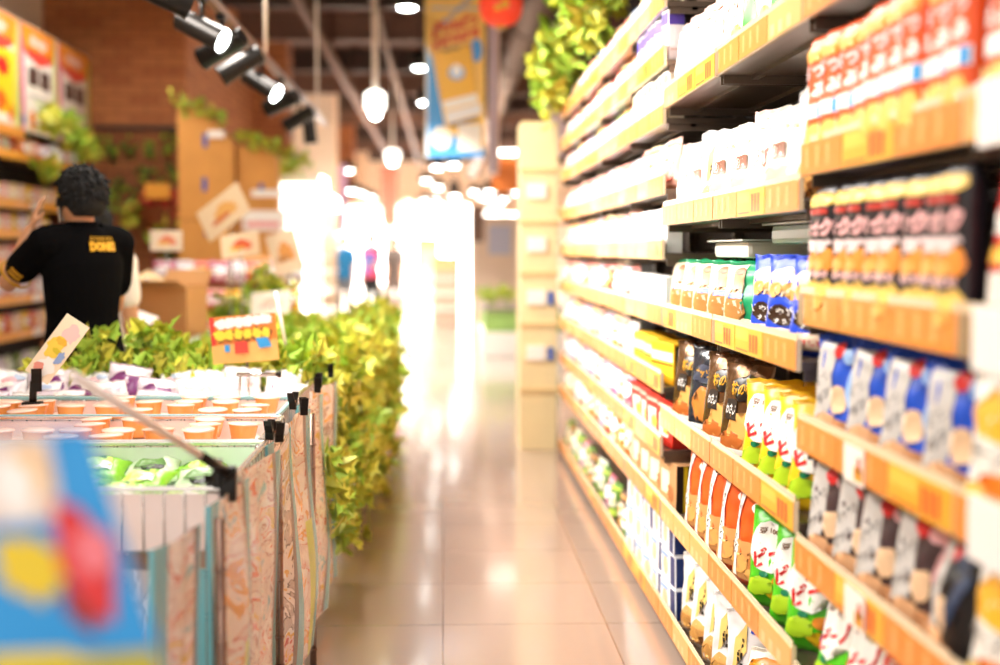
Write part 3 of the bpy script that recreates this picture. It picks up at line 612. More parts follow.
# --- blurred far units
far = {2.30: (['past3', 'past0', 'past12', 'past2', 'past4'], 'red and white'), 2.095: (['past3', 'past2', 'past0', 'past13'], 'salmon'), 1.89: (['past0', 'past11', 'past6', 'past1'], 'pale'), 1.64: (['past11', 'past0', 'past2'], 'white'), 1.41: (['past0', 'past1', 'past3', 'past11'], 'cream'),
       1.175: (['past2', 'past7', 'past0', 'past11'], 'pink'), .93: (['past11', 'past4', 'past1', 'past0'], 'white and pink'), .70: (['past8', 'past11', 'past4', 'past3'], 'magenta and white'), .485: (['past13', 'past1', 'past5', 'past11', 'past14'], 'orange and cream'), .12: (['past9', 'past10', 'past6', 'past9', 'past8'], 'green and brown')}
tn = ['ninth', 'eighth', 'seventh', 'sixth', 'fifth', 'fourth', 'third', 'second', 'top', 'very top']
for ti, z in enumerate(TA):
    ks, nm = far[z]
    row(ks[0], 8.8, 5.7, 13, d(z), 'blurred %s pack' % nm, 'on the %s far shelf' % ['very top', 'second', 'third', 'fourth', 'fifth', 'sixth', 'seventh', 'eighth', 'ninth', 'bottom'][ti], 'far packs, %s shelf' % ['very top', 'second', 'third', 'fourth', 'fifth', 'sixth', 'seventh', 'eighth', 'ninth', 'bottom'][ti], keys=ks, sc=(1, 1, .95 if z > 1.5 else 1.0), jit=.03)
# plywood end panel of the far gondola
ply = M('orange_plywood', H('#d99a4a'), .6, var=.12, bs=6); ply2 = M('pale_plywood', H('#efd6a4'), .6, var=.1, bs=5)
e = empty('end_panel_tower', (.53, 9.05, 0), 0, 'tall pale plywood panel standing at the far end of the shelves', 'panel')
mesh('board', box(0, .25, 0, .5, 0, 2.24, .004), ply2, e)
for z in (.4, .85, 1.2, 1.55, 1.9):
    mesh('batten', box(-.01, .26, -.012, 0, z, z + .03), C('#e6c48c', .5), e)
for z in (.62, 1.0):
    mesh('blue_tape', box(.19, .22, -.015, 0, z, z + .09), C('#2a62c0'), e)
for z in (.62, 1.0, 1.36, 1.72): mesh('price_card', box(.04, .17, -.016, 0, z, z + .1), cardw, e)

# ------------------------------------------------------------ leaves
leaf_g = M('fresh_leaf', H('#a4c83e'), .5, var=.15, bs=9); leaf_y = M('yellow_green_leaf', H('#cfce44'), .5, var=.12, bs=9); leaf_d = M('deep_leaf', H('#4f7c2c'), .45, var=.3, bs=9)
stem_m = M('green_stem', H('#8aa84a'), .5)
def leaf(bm, p, dirv, size, rnd, mi=0, lobed=True):
    z = Vector(dirv).normalized(); s = z.cross(Vector((rnd.uniform(-1, 1), rnd.uniform(-1, 1), rnd.uniform(-.2, 1)))).normalized(); n = z.cross(s)
    out = [(0, 0), (.22, .12), (.5, .1), (.38, .34), (.62, .5), (.3, .6), (.22, .85), (0, 1.05)] if lobed else [(0, 0), (.25, .2), (.36, .45), (.28, .72), (0, 1)]
    c = [bm.verts.new(Vector(p) + z * (y * size) + n * (-.12 * size * y * y)) for y in ([o[1] for o in out])]
    for sg in (-1, 1):
        e = [c[0]] + [bm.verts.new(Vector(p) + z * (y * size) + s * (sg * x * size) + n * (.14 * size * x - .12 * size * y * y)) for x, y in out[1:-1]] + [c[-1]]
        for i in range(len(out) - 1):
            q = [c[i], e[i], e[i + 1], c[i + 1]]; q = [v for k, v in enumerate(q) if v not in q[:k]]
            if len(q) > 2:
                f = bm.faces.new(q); f.material_index = mi; f.smooth = True
def foliage(pts, size, n, seed, spread, up=.6, lobed=True, mats=(leaf_g, leaf_y)):
    rnd = random.Random(seed); bm = bmesh.new()
    for _ in range(n):
        p = Vector(rnd.choice(pts)) + Vector([rnd.gauss(0, s) for s in spread])
        leaf(bm, p, (rnd.uniform(-1, 1), rnd.uniform(-1, 1), rnd.uniform(-.6, 1) + up), size * rnd.uniform(.6, 1.2), rnd, rnd.randrange(len(mats)), lobed)
    return bm
def bunch(x, y, z, h, n, seed, label, group, cat='leafy plant', name='celery_bunch', mats=(leaf_g, leaf_y), wd=.09):
    e = empty(name, (x, y, z), 0, label, cat, group); rnd = random.Random(seed); tops = []
    bm = bmesh.new()
    for i in range(7):
        a = rnd.uniform(0, 2 * PI); r = rnd.uniform(.2, 1) * wd; t = Vector((math.cos(a) * r, math.sin(a) * r, h * rnd.uniform(.55, .85)))
        cyl(bm, (t.x * .2, t.y * .2, 0), t, .006, .003, 6); tops.append(t); tops.append(t * .8)
    mesh('stem', bm, stem_m, e)
    mesh('foliage', foliage(tops, .07, n, seed, (wd * .45, wd * .45, .03), mats=mats), list(mats), e)
    return e

# ------------------------------------------------------------ wire bins along the left of the aisle
wire = M('chrome_wire', H('#d8d4d0'), .2, .9); tealr = M('teal_rim', H('#8fc6cc'), .3); pinkl = M('pink_liner', H('#f7e2dc'), .6); greenl = M('green_liner', H('#dfeedd'), .6); steelp = M('steel_post', H('#a8a29c'), .25, .85)
def bin_(y0, y1, x0, x1, liner, rim, label, h=.87):
    e = empty('wire_bin', (x1, y0, 0), 0, label, 'display bin', 'wire bins along the aisle'); L = y1 - y0; Wd = x1 - x0; dp = .14
    bm = bmesh.new()
    for a, b_, c, d_ in [(-Wd, 0, 0, .012), (-Wd, 0, L - .012, L), (-Wd, -Wd + .012, 0, L), (-.012, 0, 0, L)]: bx(bm, a, b_, c, d_, h - .012, h, 0, .003)
    mesh('rim', bm, rim, e)
    bm = bmesh.new()
    n = int(Wd / .042)
    for i in range(n + 1):
        x = -Wd + i * Wd / n
        for y in (.002, L - .002): cyl(bm, (x, y, h - dp), (x, y, h - .01), .0022, seg=5)
    m_ = int(L / .05)
    for i in range(m_ + 1):
        y = i * L / m_
        for x in (-Wd + .002, -.002): cyl(bm, (x, y, h - dp), (x, y, h - .01), .0022, seg=5)
    for z in (h - dp,):
        for y in (.004, L - .004): cyl(bm, (-Wd, y, z), (0, y, z), .004, seg=6)
        for x in (-Wd, 0): cyl(bm, (x, 0, z), (x, L, z), .004, seg=6)
    mesh('basket_wires', bm, wire, e)
    bm = bmesh.new()
    bx(bm, -Wd + .006, -.006, .008, .011, h - dp, h - .016); bx(bm, -Wd + .006, -.006, L - .011, L - .008, h - dp, h - .016)
    bx(bm, -Wd + .006, -Wd + .009, .01, L - .01, h - dp, h - .016); bx(bm, -.009, -.006, .01, L - .01, h - dp, h - .016)
    bx(bm, -Wd + .006, -.006, .008, L - .008, h - dp - .003, h - dp)
    mesh('liner', bm, liner, e)
    if liner is greenl and y0 < 3: mesh('front_liner', box(-Wd + .006, -.006, .0045, .0075, h - dp, h - .016), pinkl, e)
    for x in (-Wd + .02, -.02):
        for y in (.02, L - .02):
            bm = bmesh.new(); cyl(bm, (x, y, .08), (x, y, h - .01), .011, seg=10)
            for z in range(8): cyl(bm, (x, y, .15 + z * .08), (x, y, .158 + z * .08), .0125, seg=10)
            lg = mesh('leg', bm, steelp, e)
            bm = bmesh.new(); cyl(bm, (x - .012, y, .032), (x + .012, y, .032), .032, seg=16); bx(bm, x - .016, x + .016, y - .014, y + .014, .05, .085, 0, .003); mesh('caster', bm, M('caster_rubber', H('#e6dcd2'), .4), lg)
    bm = bmesh.new()
    for z in (.25,):
        for y in (.02, L - .02): cyl(bm, (-Wd + .02, y, z), (-.02, y, z), .006, seg=6)
        for x in (-Wd + .02, -.02): cyl(bm, (x, .02, z), (x, L - .02, z), .006, seg=6)
    mesh('brace', bm, steelp, e)
    return e
ZB = .73
bin_(2.81, 3.49, -1.5, -.46, greenl, wire, 'nearest wire bin with a pale liner holding green packs')
bin_(3.51, 4.03, -1.72, -.48, pinkl, wire, 'second wire bin from the camera holding orange jelly cups')
bin_(4.05, 4.56, -1.76, -.50, pinkl, tealr, 'third wire bin with a teal rim holding orange jelly cups')
bin_(4.58, 5.30, -1.78, -.50, pinkl, wire, 'fourth wire bin holding purple and white packs and leaves')
bin_(5.95, 7.05, -1.45, -.50, greenl, wire, 'fifth wire bin half covered by yellow green plants')
bin_(7.10, 8.30, -1.45, -.50, greenl, wire, 'sixth wire bin half covered by yellow green plants')
bin_(8.35, 9.80, -1.45, -.50, greenl, wire, 'farthest wire bin covered by yellow green plants')
# contents
cup_m = M('orange_jelly', H('#f8b060'), .25, coat=.5); lid_m = M('pink_film_lid', H('#f6cdb8'), .2)
cp = empty('jelly_cup', (0, 0, 0)); bm = bmesh.new(); lathe(bm, [(0, 0), (.03, 0), (.034, .01), (.042, .05), (.0425, .052)], 20); mesh('cup', bm, cup_m, cp, loc=None)
bm = bmesh.new(); lathe(bm, [(.0455, .051), (.0455, .054), (.03, .056), (0, .0565)], 20); mesh('lid', bm, lid_m, cp)
def scatter(proto, binname, y0, y1, x0, x1, nx, ny, z, label, cat, group, rz=.3, layers=1, h=.05, tl=.15, skip=.0):
    for j in range(ny):
        for i in range(nx):
            for k in range(layers):
                if RNG.random() < skip: continue
                x = x0 + (i + .5) * (x1 - x0) / nx; y = y0 + (j + .5) * (y1 - y0) / ny
                lab = '%s in %s, %s from the left, %s row' % (label, binname, ORD_[i], ['near', 'second', 'third', 'back'][j]) + ([', lower', ', upper'][k] if layers > 1 else '')
                dup(proto, (x + RNG.uniform(-.008, .008), y + RNG.uniform(-.01, .01), z + k * h), (RNG.uniform(-tl, tl), RNG.uniform(-tl, tl), RNG.uniform(-rz, rz)), lab, group, cat)
scatter(cp, 'the second bin', 3.53, 4.0, -1.4, -.52, 8, 4, ZB + .03, 'orange jelly cup', 'cup', 'jelly cups in the second bin', layers=2, h=.058, tl=.06, skip=.35)
scatter(cp, 'the third bin', 4.07, 4.53, -1.7, -.54, 10, 4, ZB + .035, 'orange jelly cup', 'cup', 'jelly cups in the third bin', layers=2, h=.058, tl=.06, skip=.35)
for o in [cp] + list(cp.children): COL.objects.unlink(o)
def flatpack(key, base, des, w_=.15, h_=.13, d_=.05, seed=50, n='snack_bag'):
    o = pouch(n, w_, h_, d_, base, des, seed); COL.objects.unlink(o)
    for c in o.children: COL.objects.unlink(c)
    P[key] = o; return o
flatpack('gpack', C('#8fd032'), [('b', 0, .5, .6, .25, C('#c8ea6a')), ('b', .3, .4, .3, .12, W), ('r', -.7, .7, .2, .85, C('#3c7a1e'))], seed=51)
flatpack('gpack2', C('#c9dcb8'), [('b', 0, .5, .6, .2, C('#5e8a3a')), ('b', .2, .3, .4, .12, K)], seed=52)
flatpack('ppack', C('#e6d8e0'), [('b', 0, .45, .85, .32, C('#7a2a70')), ('b', .2, .75, .5, .12, W), ('r', -.8, .3, -.1, .45, C('#d9a8b4'))], .16, .15, .06, 53)
flatpack('wpack', C('#f6f2f0'), [('b', 0, .5, .5, .2, C('#e8b4b8')), ('b', -.3, .3, .3, .1, C('#c06a80')), ('b', .4, .7, .3, .1, C('#b8c8e0'))], .14, .14, .06, 54)
for j in range(3):
    for i in range(6):
        key = 'gpack' if (i + j) % 3 else 'gpack2'
        dup(P[key], (-1.35 + i * .15 + RNG.uniform(-.01, .01), 3.0 + j * .19, ZB + .045), (-1.25 + RNG.uniform(-.1, .1), RNG.uniform(-.15, .15), RNG.uniform(-.4, .4)),
            'green snack pack lying in the nearest bin, %s from the left, %s row' % (ORD_[i], ['near', 'middle', 'back'][j]), 'green packs in the nearest bin', 'snack pack')
for j in range(3):
    for i in range(8):
        key = 'ppack' if (i * 2 + j) % 4 < 2 and i < 5 else 'wpack'
        dup(P[key], (-1.62 + i * .145, 4.66 + j * .17, ZB + .025 + .025 * j), (-.5 - RNG.uniform(0, .35), RNG.uniform(-.2, .2), RNG.uniform(-.5, .5)),
            '%s pack in the fourth bin, %s from the left, %s row' % ('purple and white' if key == 'ppack' else 'white and pink', ORD_[i], ['near', 'middle', 'back'][j]), 'packs in the fourth bin', 'snack pack', )
# chrome label bar on the fourth bin
e = empty('chrome_handle_bar', (-.62, 4.60, .87), 0, 'short chrome bar with a black tip on the fourth bin', 'bar')
bm = bmesh.new(); cyl(bm, (-.09, 0, .07), (.05, 0, .07), .008, seg=10); cyl(bm, (-.08, 0, 0), (-.08, 0, .07), .006, seg=8); cyl(bm, (-.05, 0, 0), (-.05, 0, .07), .005, seg=8); mesh('bar', bm, wire, e)
bm = bmesh.new(); cyl(bm, (.05, 0, .07), (.062, 0, .07), .011, seg=10); mesh('tip', bm, blackm, e)
# leafy bunches behind the packs
for i, (x, y, s) in enumerate([(-1.32, 5.2, 1.05), (-1.12, 5.24, 1.15), (-.98, 5.18, .9), (-.84, 5.26, .85), (-.72, 5.26, .85), (-.60, 5.22, .9), (-1.45, 5.24, .7)]):
    bunch(x, y, ZB, .30 * s, 95, 100 + i, '%s leafy green bunch from the left at the back of the fourth bin' % ORD_[[1, 2, 3, 4, 5, 6, 0][i]], 'leafy bunches behind the packs', wd=.10)

# posters hung on the aisle side of the bins, with black clips
pm = [ramp_mat('collage_print_%d' % i, sc_, st, .18, 'noise', dist, .0, (1, .35, .8)) for i, (sc_, dist, st) in enumerate([
    (6, 2.5, [(0, '#f1e2d6'), (.38, '#e3cfc4'), (.46, '#c96a50'), (.48, '#f3e9e0'), (.56, '#e6a24a'), (.61, '#efe0d6'), (.66, '#8fb4c4')]),
    (8, 2.5, [(0, '#86bcc8'), (.38, '#ecdcd2'), (.47, '#b98a80'), (.49, '#f3ebe4'), (.56, '#d8623e'), (.59, '#ecdccf'), (.65, '#e6bc48')]),
    (7, 2, [(0, '#efe2d8'), (.38, '#c8b6aa'), (.46, '#5f524e'), (.48, '#f0e6de'), (.56, '#e7b04a'), (.62, '#e9c9be'), (.67, '#cf4e38')])])]
teal = C('#6fb6c2', .25); limey = C('#c2cf2a', .3)
def clip_(name, loc, rz, label, sc=1, group='black clips along the bin rims'):
    e = empty(name, loc, rz, label, 'clip', group); e.scale = (sc, sc, sc)
    for sg in (-1, 1):
        bm = bmesh.new()
        f = [(-.02, .03 * 0, 0)]
        v = [(0, sg * .002, -.028), (0, sg * .004, .0), (0, sg * .018, .03), (0, sg * .024, .048)]
        for a, b_ in zip(v, v[1:]):
            n_ = Vector((.016, 0, 0)); t_ = Vector((0, sg * .003, 0)); A, B = Vector(a), Vector(b_)
            p = [A - n_, A + n_, B + n_, B - n_]; q = [x + t_ for x in p]
            V = [bm.verts.new(x) for x in p + q]
            for fc in ((0, 1, 2, 3), (7, 6, 5, 4), (0, 4, 5, 1), (1, 5, 6, 2), (2, 6, 7, 3), (3, 7, 4, 0)): bm.faces.new([V[i] for i in fc])
        mesh('jaw', bm, blackm, e)
    bm = bmesh.new(); cyl(bm, (-.014, 0, .006), (.014, 0, .006), .009, seg=10); mesh('spring', bm, steelp, e)
    return e
def poster(y0, y1, xn, xf, z0, z1, mat, label, seed):
    """clear-sleeved poster sheet hung along the aisle, near edge at xn, far edge at xf"""
    e = empty('hanging_poster', ((xn + xf) / 2, y0, 0), 0, label, 'poster', 'posters hung on the bins'); cx = (xn + xf) / 2
    n, m_ = 14, 18; so = Vector((seed, 0, 0))
    def pt(u, v, o=0):
        wv = noise.noise(Vector((u * 2.2, v * 1.6, 0)) + so) * .03
        return Vector((xn - cx + (xf - xn) * u + wv + o, (y1 - y0) * u, z0 + (z1 - z0) * v))
    bm = bmesh.new(); g = [[[bm.verts.new(pt(i / n, j / m_, o)) for i in range(n + 1)] for j in range(m_ + 1)] for o in (0, -.002)]
    for s_ in (0, 1):
        for j in range(m_):
            for i in range(n):
                q = (g[s_][j][i], g[s_][j][i + 1], g[s_][j + 1][i + 1], g[s_][j + 1][i])
                f = bm.faces.new(q[::-1] if s_ else q); f.smooth = True; f.material_index = 1 if (i < 3 and seed % 2) or (i > 11) else 2 if (i > 8 and seed % 3 == 1 and j < 10) else 3 if i == 11 else 0
    mesh('sheet', bm, [mat, teal, limey, C('#6a4a40')], e)
    bm = bmesh.new()
    g = [[bm.verts.new(pt(i / n, j / m_, .006 + .004 * noise.noise(Vector((i * .5, j * .4, 9)) + so))) for i in range(n + 1)] for j in range(m_ + 1)]
    for j in range(m_):
        for i in range(n): bm.faces.new((g[j][i], g[j][i + 1], g[j + 1][i + 1], g[j + 1][i])).smooth = True
    mesh('clear_sleeve', bm, M('clear_sleeve', (1, 1, 1), .08, alpha=.14), e)
    bm = bmesh.new(); p0, p1 = pt(0, 1), pt(0, 0); bx(bm, p0.x - .006, p0.x + .004, -.004, .001, z0, z1, 0, .001); mesh('edge_strip', bm, teal if seed % 2 else C('#efe4da'), e)
for i, (y0, y1, xn, xf, m_, l) in enumerate([(2.64, 2.98, -.455, -.43, 0, 'nearest tall poster hanging beside the first bin'), (3.02, 3.40, -.455, -.42, 1, 'second hanging poster with orange and yellow shapes'), (3.46, 3.84, -.455, -.42, 2, 'third hanging poster beside the second bin'),
        (3.90, 4.28, -.46, -.42, 0, 'fourth hanging poster with a teal edge beside the third bin'), (4.34, 4.72, -.46, -.415, 1, 'fifth hanging poster with a lime strip near the plants'), (4.78, 5.2, -.465, -.42, 2, 'sixth hanging poster just before the yellow green plants'), (2.34, 2.58, -.50, -.475, 1, 'blurred teal edged poster at the bottom left of the aisle')]):
    poster(y0, y1, xn, xf, .09, .86 - (.02 if i == 6 else 0), pm[m_], l, i + 1)
for i, (x, y, z, r) in enumerate([(-.45, 2.80, .87, .3), (-.49, 2.83, .86, -.3), (-.43, 3.49, .885, .4), (-.46, 3.53, .885, -.2), (-.42, 4.02, .89, .3), (-.46, 4.08, .90, -.4), (-.43, 4.56, .90, .2), (-.44, 4.72, .90, -.1), (-.43, 5.1, .90, .1)]):
    clip_('binder_clip', (x, y, z), r, '%s black clip from the camera along the bin rims' % ORD_[i], .7)
bm = bmesh.new()
for i in range(16):
    for j in range(12):
        q = [Vector((-1.02 + .52 * a / 16, 2.775 + .012 * math.sin(a * 1.3) , .12 + .58 * c / 12)) for a, c in ((i, j), (i + 1, j), (i + 1, j + 1), (i, j + 1))]
        f = bm.faces.new([bm.verts.new(p) for p in q]); f.smooth = True; f.material_index = 1 if i in (14, 15) or i in (6,) else 0
r_ = bmesh.ops.remove_doubles(bm, verts=bm.verts, dist=.0005)
tag(mesh('hanging_poster', bm, [pm[2], teal]), 'poster sheet hung on the near side of the first bin, facing the camera', 'poster', 'posters hung on the bins')
# upright posts between the posters
for i, (y, x) in enumerate([(3.43, -.425), (4.31, -.425), (2.62, -.44)]):
    bm = bmesh.new(); cyl(bm, (x, y, .0), (x, y, .84), .011, seg=10)
    for z in range(10): cyl(bm, (x, y, .06 + z * .075), (x, y, .066 + z * .075), .013, seg=10)
    tag(mesh('steel_pole', bm, M('bronze_pole', H('#8a6f62'), .25, .85)), ['slim steel pole between the second and third hanging posters', 'slim steel pole between the fourth and fifth hanging posters', 'blurred brown steel pole at the lower left beside the nearest poster'][i], 'pole')

# slanted price-card rod with its clip at the nearest bin
e = empty('card_holder_rod', (-.452, 2.80, .90), 0, 'pale slanting rod clamped to the corner of the nearest bin', 'rod')
bm = bmesh.new(); a = Vector((0, 0, 0)); b_ = Vector((-.17, -.55, .26)); cyl(bm, a + (b_ - a) * .15, b_, .0085, .0085, 12); mesh('rod', bm, M('pale_plastic_rod', H('#efe0d8'), .3), e)
bm = bmesh.new(); cyl(bm, a, a + (b_ - a) * .22, .012, .010, 10); bx(bm, -.018, .018, -.012, .012, -.06, .015, 0, .004); bx(bm, -.03, -.012, -.02, .01, -.03, .03, 0, .004); mesh('clamp', bm, blackm, e)
# tilted printed card with a black clip on the left
def card(name, pts, mats_, label, design, cat='card', thick=.004):
    """pts: bottom-left, bottom-right, top-left corner of a stiff card, design drawn on it"""
    o0, ox, oz = [Vector(p) for p in pts]; U = ox - o0; V = oz - o0; N = U.cross(V).normalized()
    bm = bmesh.new(); cs = [o0 + U * a + V * b_ for a, b_ in ((0, 0), (1, 0), (1, 1), (0, 1))]
    f = [bm.verts.new(c - N * 0) for c in cs]; bk = [bm.verts.new(c - N * thick) for c in cs]
    bm.faces.new(f); bm.faces.new(bk[::-1])
    for i in range(4): bm.faces.new((f[i], bk[i], bk[(i + 1) % 4], f[(i + 1) % 4]))
    mats = [mats_]
    decals(bm, design, lambda u, v, l: o0 + U * (u + 1) / 2 + V * v + N * l, mats, flat=True, lift0=.0008)
    return tag(mesh(name, bm, mats), label, cat)
card('promo_card', [(-1.33, 4.28, .985), (-1.255, 4.26, .94), (-1.20, 4.3, 1.165)], C('#fbe7c8'), 'tilted cream promo card held by a black clip at the left',
     [('b', .2, .78, .6, .14, C('#f2c9c4')), ('b', -.2, .5, .6, .16, C('#f3d24e')), ('b', 0, .62, .5, .05, C('#e9b83a')), ('b', .1, .47, .4, .04, C('#d9c02e')), ('b', .1, .2, .7, .13, W), ('b', .6, .4, .3, .1, C('#8fa8d8')), ('b', -.3, .15, .4, .08, C('#ef9a8a'))])
clip_('bulldog_clip', (-1.29, 4.265, .945), .3, 'large black clip gripping the tilted promo card', 1.0, None)
bm = bmesh.new(); cyl(bm, (-1.305, 4.27, .87), (-1.30, 4.27, .95), .012, seg=8); bx(bm, -1.335, -1.275, 4.25, 4.29, .87, .885, 0, .004); tag(mesh('clip_stand', bm, blackm), 'black clamp foot on the third bin under the promo card', 'clamp')
card('shop_sign', [(-.875, 5.1, .93), (-.625, 5.1, .95), (-.89, 5.1, 1.11)], C('#f2b866'), 'orange and red sign with yellow lettering standing among the leaves',
     [('p', [(-1, .4), (1, .45), (1, 1), (-1, 1)], C('#e8862c')), ('r', -1, .4, -.86, 1, C('#d9382a'))] + [('b', -.65 + k * .27, .84 + .01 * k, .2, .11, W) for k in range(6)] + [('b', -.72 + k * .28, .6, .17, .13, C('#8a4a14')) for k in range(6)] + [('b', -.72 + k * .28, .61, .14 if k else .19, .11, C('#f3d53a')) for k in range(6)] + [('p', [(.35, .5), (.72, .5), (.82, .3), (.45, .28)], SKY), ('p', [(-.3, .45), (.1, .45), (.1, .2), (-.3, .2)], C('#d8402e')), ('r', -.6, .25, -.45, .4, SKY)], 'sign')
bm = bmesh.new(); cyl(bm, (-.75, 5.115, .73), (-.75, 5.115, .98), .006, seg=8); cyl(bm, (-.82, 5.115, .73), (-.68, 5.115, .73), .006, seg=8); tag(mesh('sign_stand', bm, steelp), 'thin metal stand under the orange and red sign', 'stand')
e = empty('card_holder_rod', (-.60, 5.2, .87), 0, 'white upright rod with a black foot right of the orange sign', 'rod')
bm = bmesh.new(); cyl(bm, (0, 0, .06), (-.05, 0, .34), .007, seg=10); mesh('rod', bm, W, e); bm = bmesh.new(); cyl(bm, (.008, 0, 0), (-.002, 0, .075), .011, seg=10); mesh('foot', bm, blackm, e)

# foreground sign on a floor stand (very close, out of focus)
SO = Vector((-.5, 1.1, 0))
def FG(u, v): return Vector((-.62 + u * (.40 - .085 * v), 1.15 - .10 * (1 - u), .93 + .285 * v)) - SO
sign = empty('promo_sign', SO, 0, 'very blurred blue, red and yellow promo sign at the lower left corner', 'sign')
bm = bmesh.new(); mats = [C('#1f95dd')]
f = [bm.verts.new(FG(a, b_)) for a, b_ in ((0, 0), (1, 0), (1, 1), (0, 1))]; bk = [bm.verts.new(v.co + Vector((0, .004, 0))) for v in f]
bm.faces.new(f); bm.faces.new(bk[::-1])
for i in range(4): bm.faces.new((f[i], bk[i], bk[(i + 1) % 4], f[(i + 1) % 4]))
decals(bm, [('p', [(-.9, .7), (.76, .74), (.80, .99), (-.9, .99)], C('#e3d3cb')), ('b', .68, .88, .08, .09, C('#f0c48a')), ('b', .58, .84, .09, .1, C('#f7f2ee')), ('b', .56, .6, .15, .10, C('#e3c522')),
            ('p', [(.74, .80), (.84, .77), (.95, .64), (.85, .42), (.76, .44), (.68, .6)], C('#d8282c')), ('b', .86, .64, .09, .07, C('#ec7a86')), ('p', [(.68, .56), (.78, .44), (.76, .38), (.66, .46)], C('#8a1c22')),
            ('p', [(-.9, .0), (.99, .0), (.99, .33), (-.9, .33)], C('#b9ad30')), ('p', [(.3, .36), (.62, .35), (.74, .30), (.3, .28)], C('#e0c828'))],
       lambda u, v, l: FG((u + 1) / 2, v) + Vector((0, -l, 0)), mats, flat=True)
mesh('board', bm, mats, sign)
bm = bmesh.new(); cyl(bm, (.05, .06, .02), (.05, .06, 1.15), .008, seg=10); mesh('pole', bm, steelp, sign)
bm = bmesh.new(); lathe(bm, [(0, .0), (.12, 0), (.12, .012), (.02, .025), (0, .025)], 24, c=(.05, .06, 0)); mesh('foot', bm, steelp, sign)

# ------------------------------------------------------------ plants on the far bins
rn = random.Random(9)
for i in range(12):
    y = 5.5 + i * .42; x = -.52 + rn.uniform(-.02, .02)
    e = empty('trailing_plant', (x, y, ZB - .06), 0, '%s yellow green plant trailing over the bins toward the aisle' % ORD_[i], 'trailing plant', 'trailing plants over the far bins')
    pts = []
    bm = bmesh.new()
    for k in range(6):
        a = rn.uniform(-.16, .16); L_ = rn.uniform(.15, .62 if i < 8 else .5); o_ = rn.uniform(.08, .15)
        p = [Vector((-.05, a * .6, .12)), Vector((.02, a, .20 * rn.uniform(.7, 1))), Vector((o_ * .8, a, .14)), Vector((o_, a * 1.2, -.1)), Vector((o_ + rn.uniform(-.02, .03), a * 1.3, -L_))]
        tube(bm, p, .003, 5); pts += [p[1], p[2], p[3], (p[3] + p[4]) / 2, (p[2] + p[1]) / 2, p[4]]
    pts += [Vector((-.1, 0, .14)), Vector((-.2, .1, .12)), Vector((-.15, -.1, .17))]
    mesh('stem', bm, stem_m, e)
    mesh('foliage', foliage(pts, .085, 230, 300 + i, (.045, .07, .05), .1, mats=(leaf_y, leaf_g, leaf_y)), [leaf_y, leaf_g, leaf_y], e)
for i in range(9):
    bunch(-.72 - .2 * (i % 3), 6.1 + .38 * i, ZB, .20, 80, 500 + i, '%s yellow green bunch from the camera standing inside the plant covered bins' % ORD_[i], 'bunches inside the far bins', mats=(leaf_y, leaf_g), wd=.12)
for i, (y, z) in enumerate([(4.75, .45), (5.0, .34), (5.25, .3)]):
    e = empty('trailing_plant', (-.43, y, z), 0, ['leafy sprig hanging out between the last two posters', 'low leafy sprig drooping over the casters', 'green sprig low at the end of the posters'][i], 'trailing plant')
    bm = bmesh.new(); tube(bm, [Vector((-.04, 0, .2)), Vector((.02, 0, .12)), Vector((.05, 0, 0))], .003, 5); mesh('stem', bm, stem_m, e)
    mesh('foliage', foliage([Vector((.0, 0, .15)), Vector((.03, 0, .06)), Vector((.06, 0, -.02))], .08, 26, 700 + i, (.02, .05, .05), 0, mats=(leaf_g, leaf_y)), [leaf_g, leaf_y], e)

# ------------------------------------------------------------ garlands
def garland(pts, n, size, spread, label, name='leaf_garland', seed=1, mats=(leaf_y, leaf_g)):
    e = empty(name, pts[0], 0, label, 'garland'); P0 = Vector(pts[0]); q = [Vector(p) - P0 for p in pts]
    bm = bmesh.new(); tube(bm, q, .006, 6); mesh('vine', bm, stem_m, e)
    dense = []
    for a, b_ in zip(q, q[1:]):
        for t in range(8): dense.append(a.lerp(b_, t / 8))
    mesh('foliage', foliage(dense, size, n, seed, spread, -.1, mats=mats), list(mats), e); return e
garland([(.80, 9.0, 2.60), (.72, 8.7, 2.45), (.72, 8.2, 2.62)], 260, .12, (.06, .1, .1), 'big yellow green leaf cluster hanging at the far shelf top', seed=21)
garland([(.80, 7.3, 2.75), (.72, 7.0, 2.6), (.74, 6.5, 2.72), (.8, 6.3, 2.7)], 330, .12, (.06, .1, .09), 'leaf cluster hanging over the middle of the far shelf top', seed=22)
garland([(.84, 5.9, 2.7), (.80, 5.5, 2.58), (.84, 5.2, 2.68)], 120, .1, (.04, .08, .06), 'leaf cluster hanging nearest on the shelf top edge', seed=23)
bm = bmesh.new()
for y in (4.74, 6.7, 8.84): bx(bm, 1.22, 1.26, y - .015, y + .015, 2.3, 3.1)
bx(bm, .82, 1.27, 4.72, 8.86, 3.06, 3.1); tag(mesh('shelf_canopy', bm, dark_m), 'dark top board over the blurred far shelves', 'shelf top')

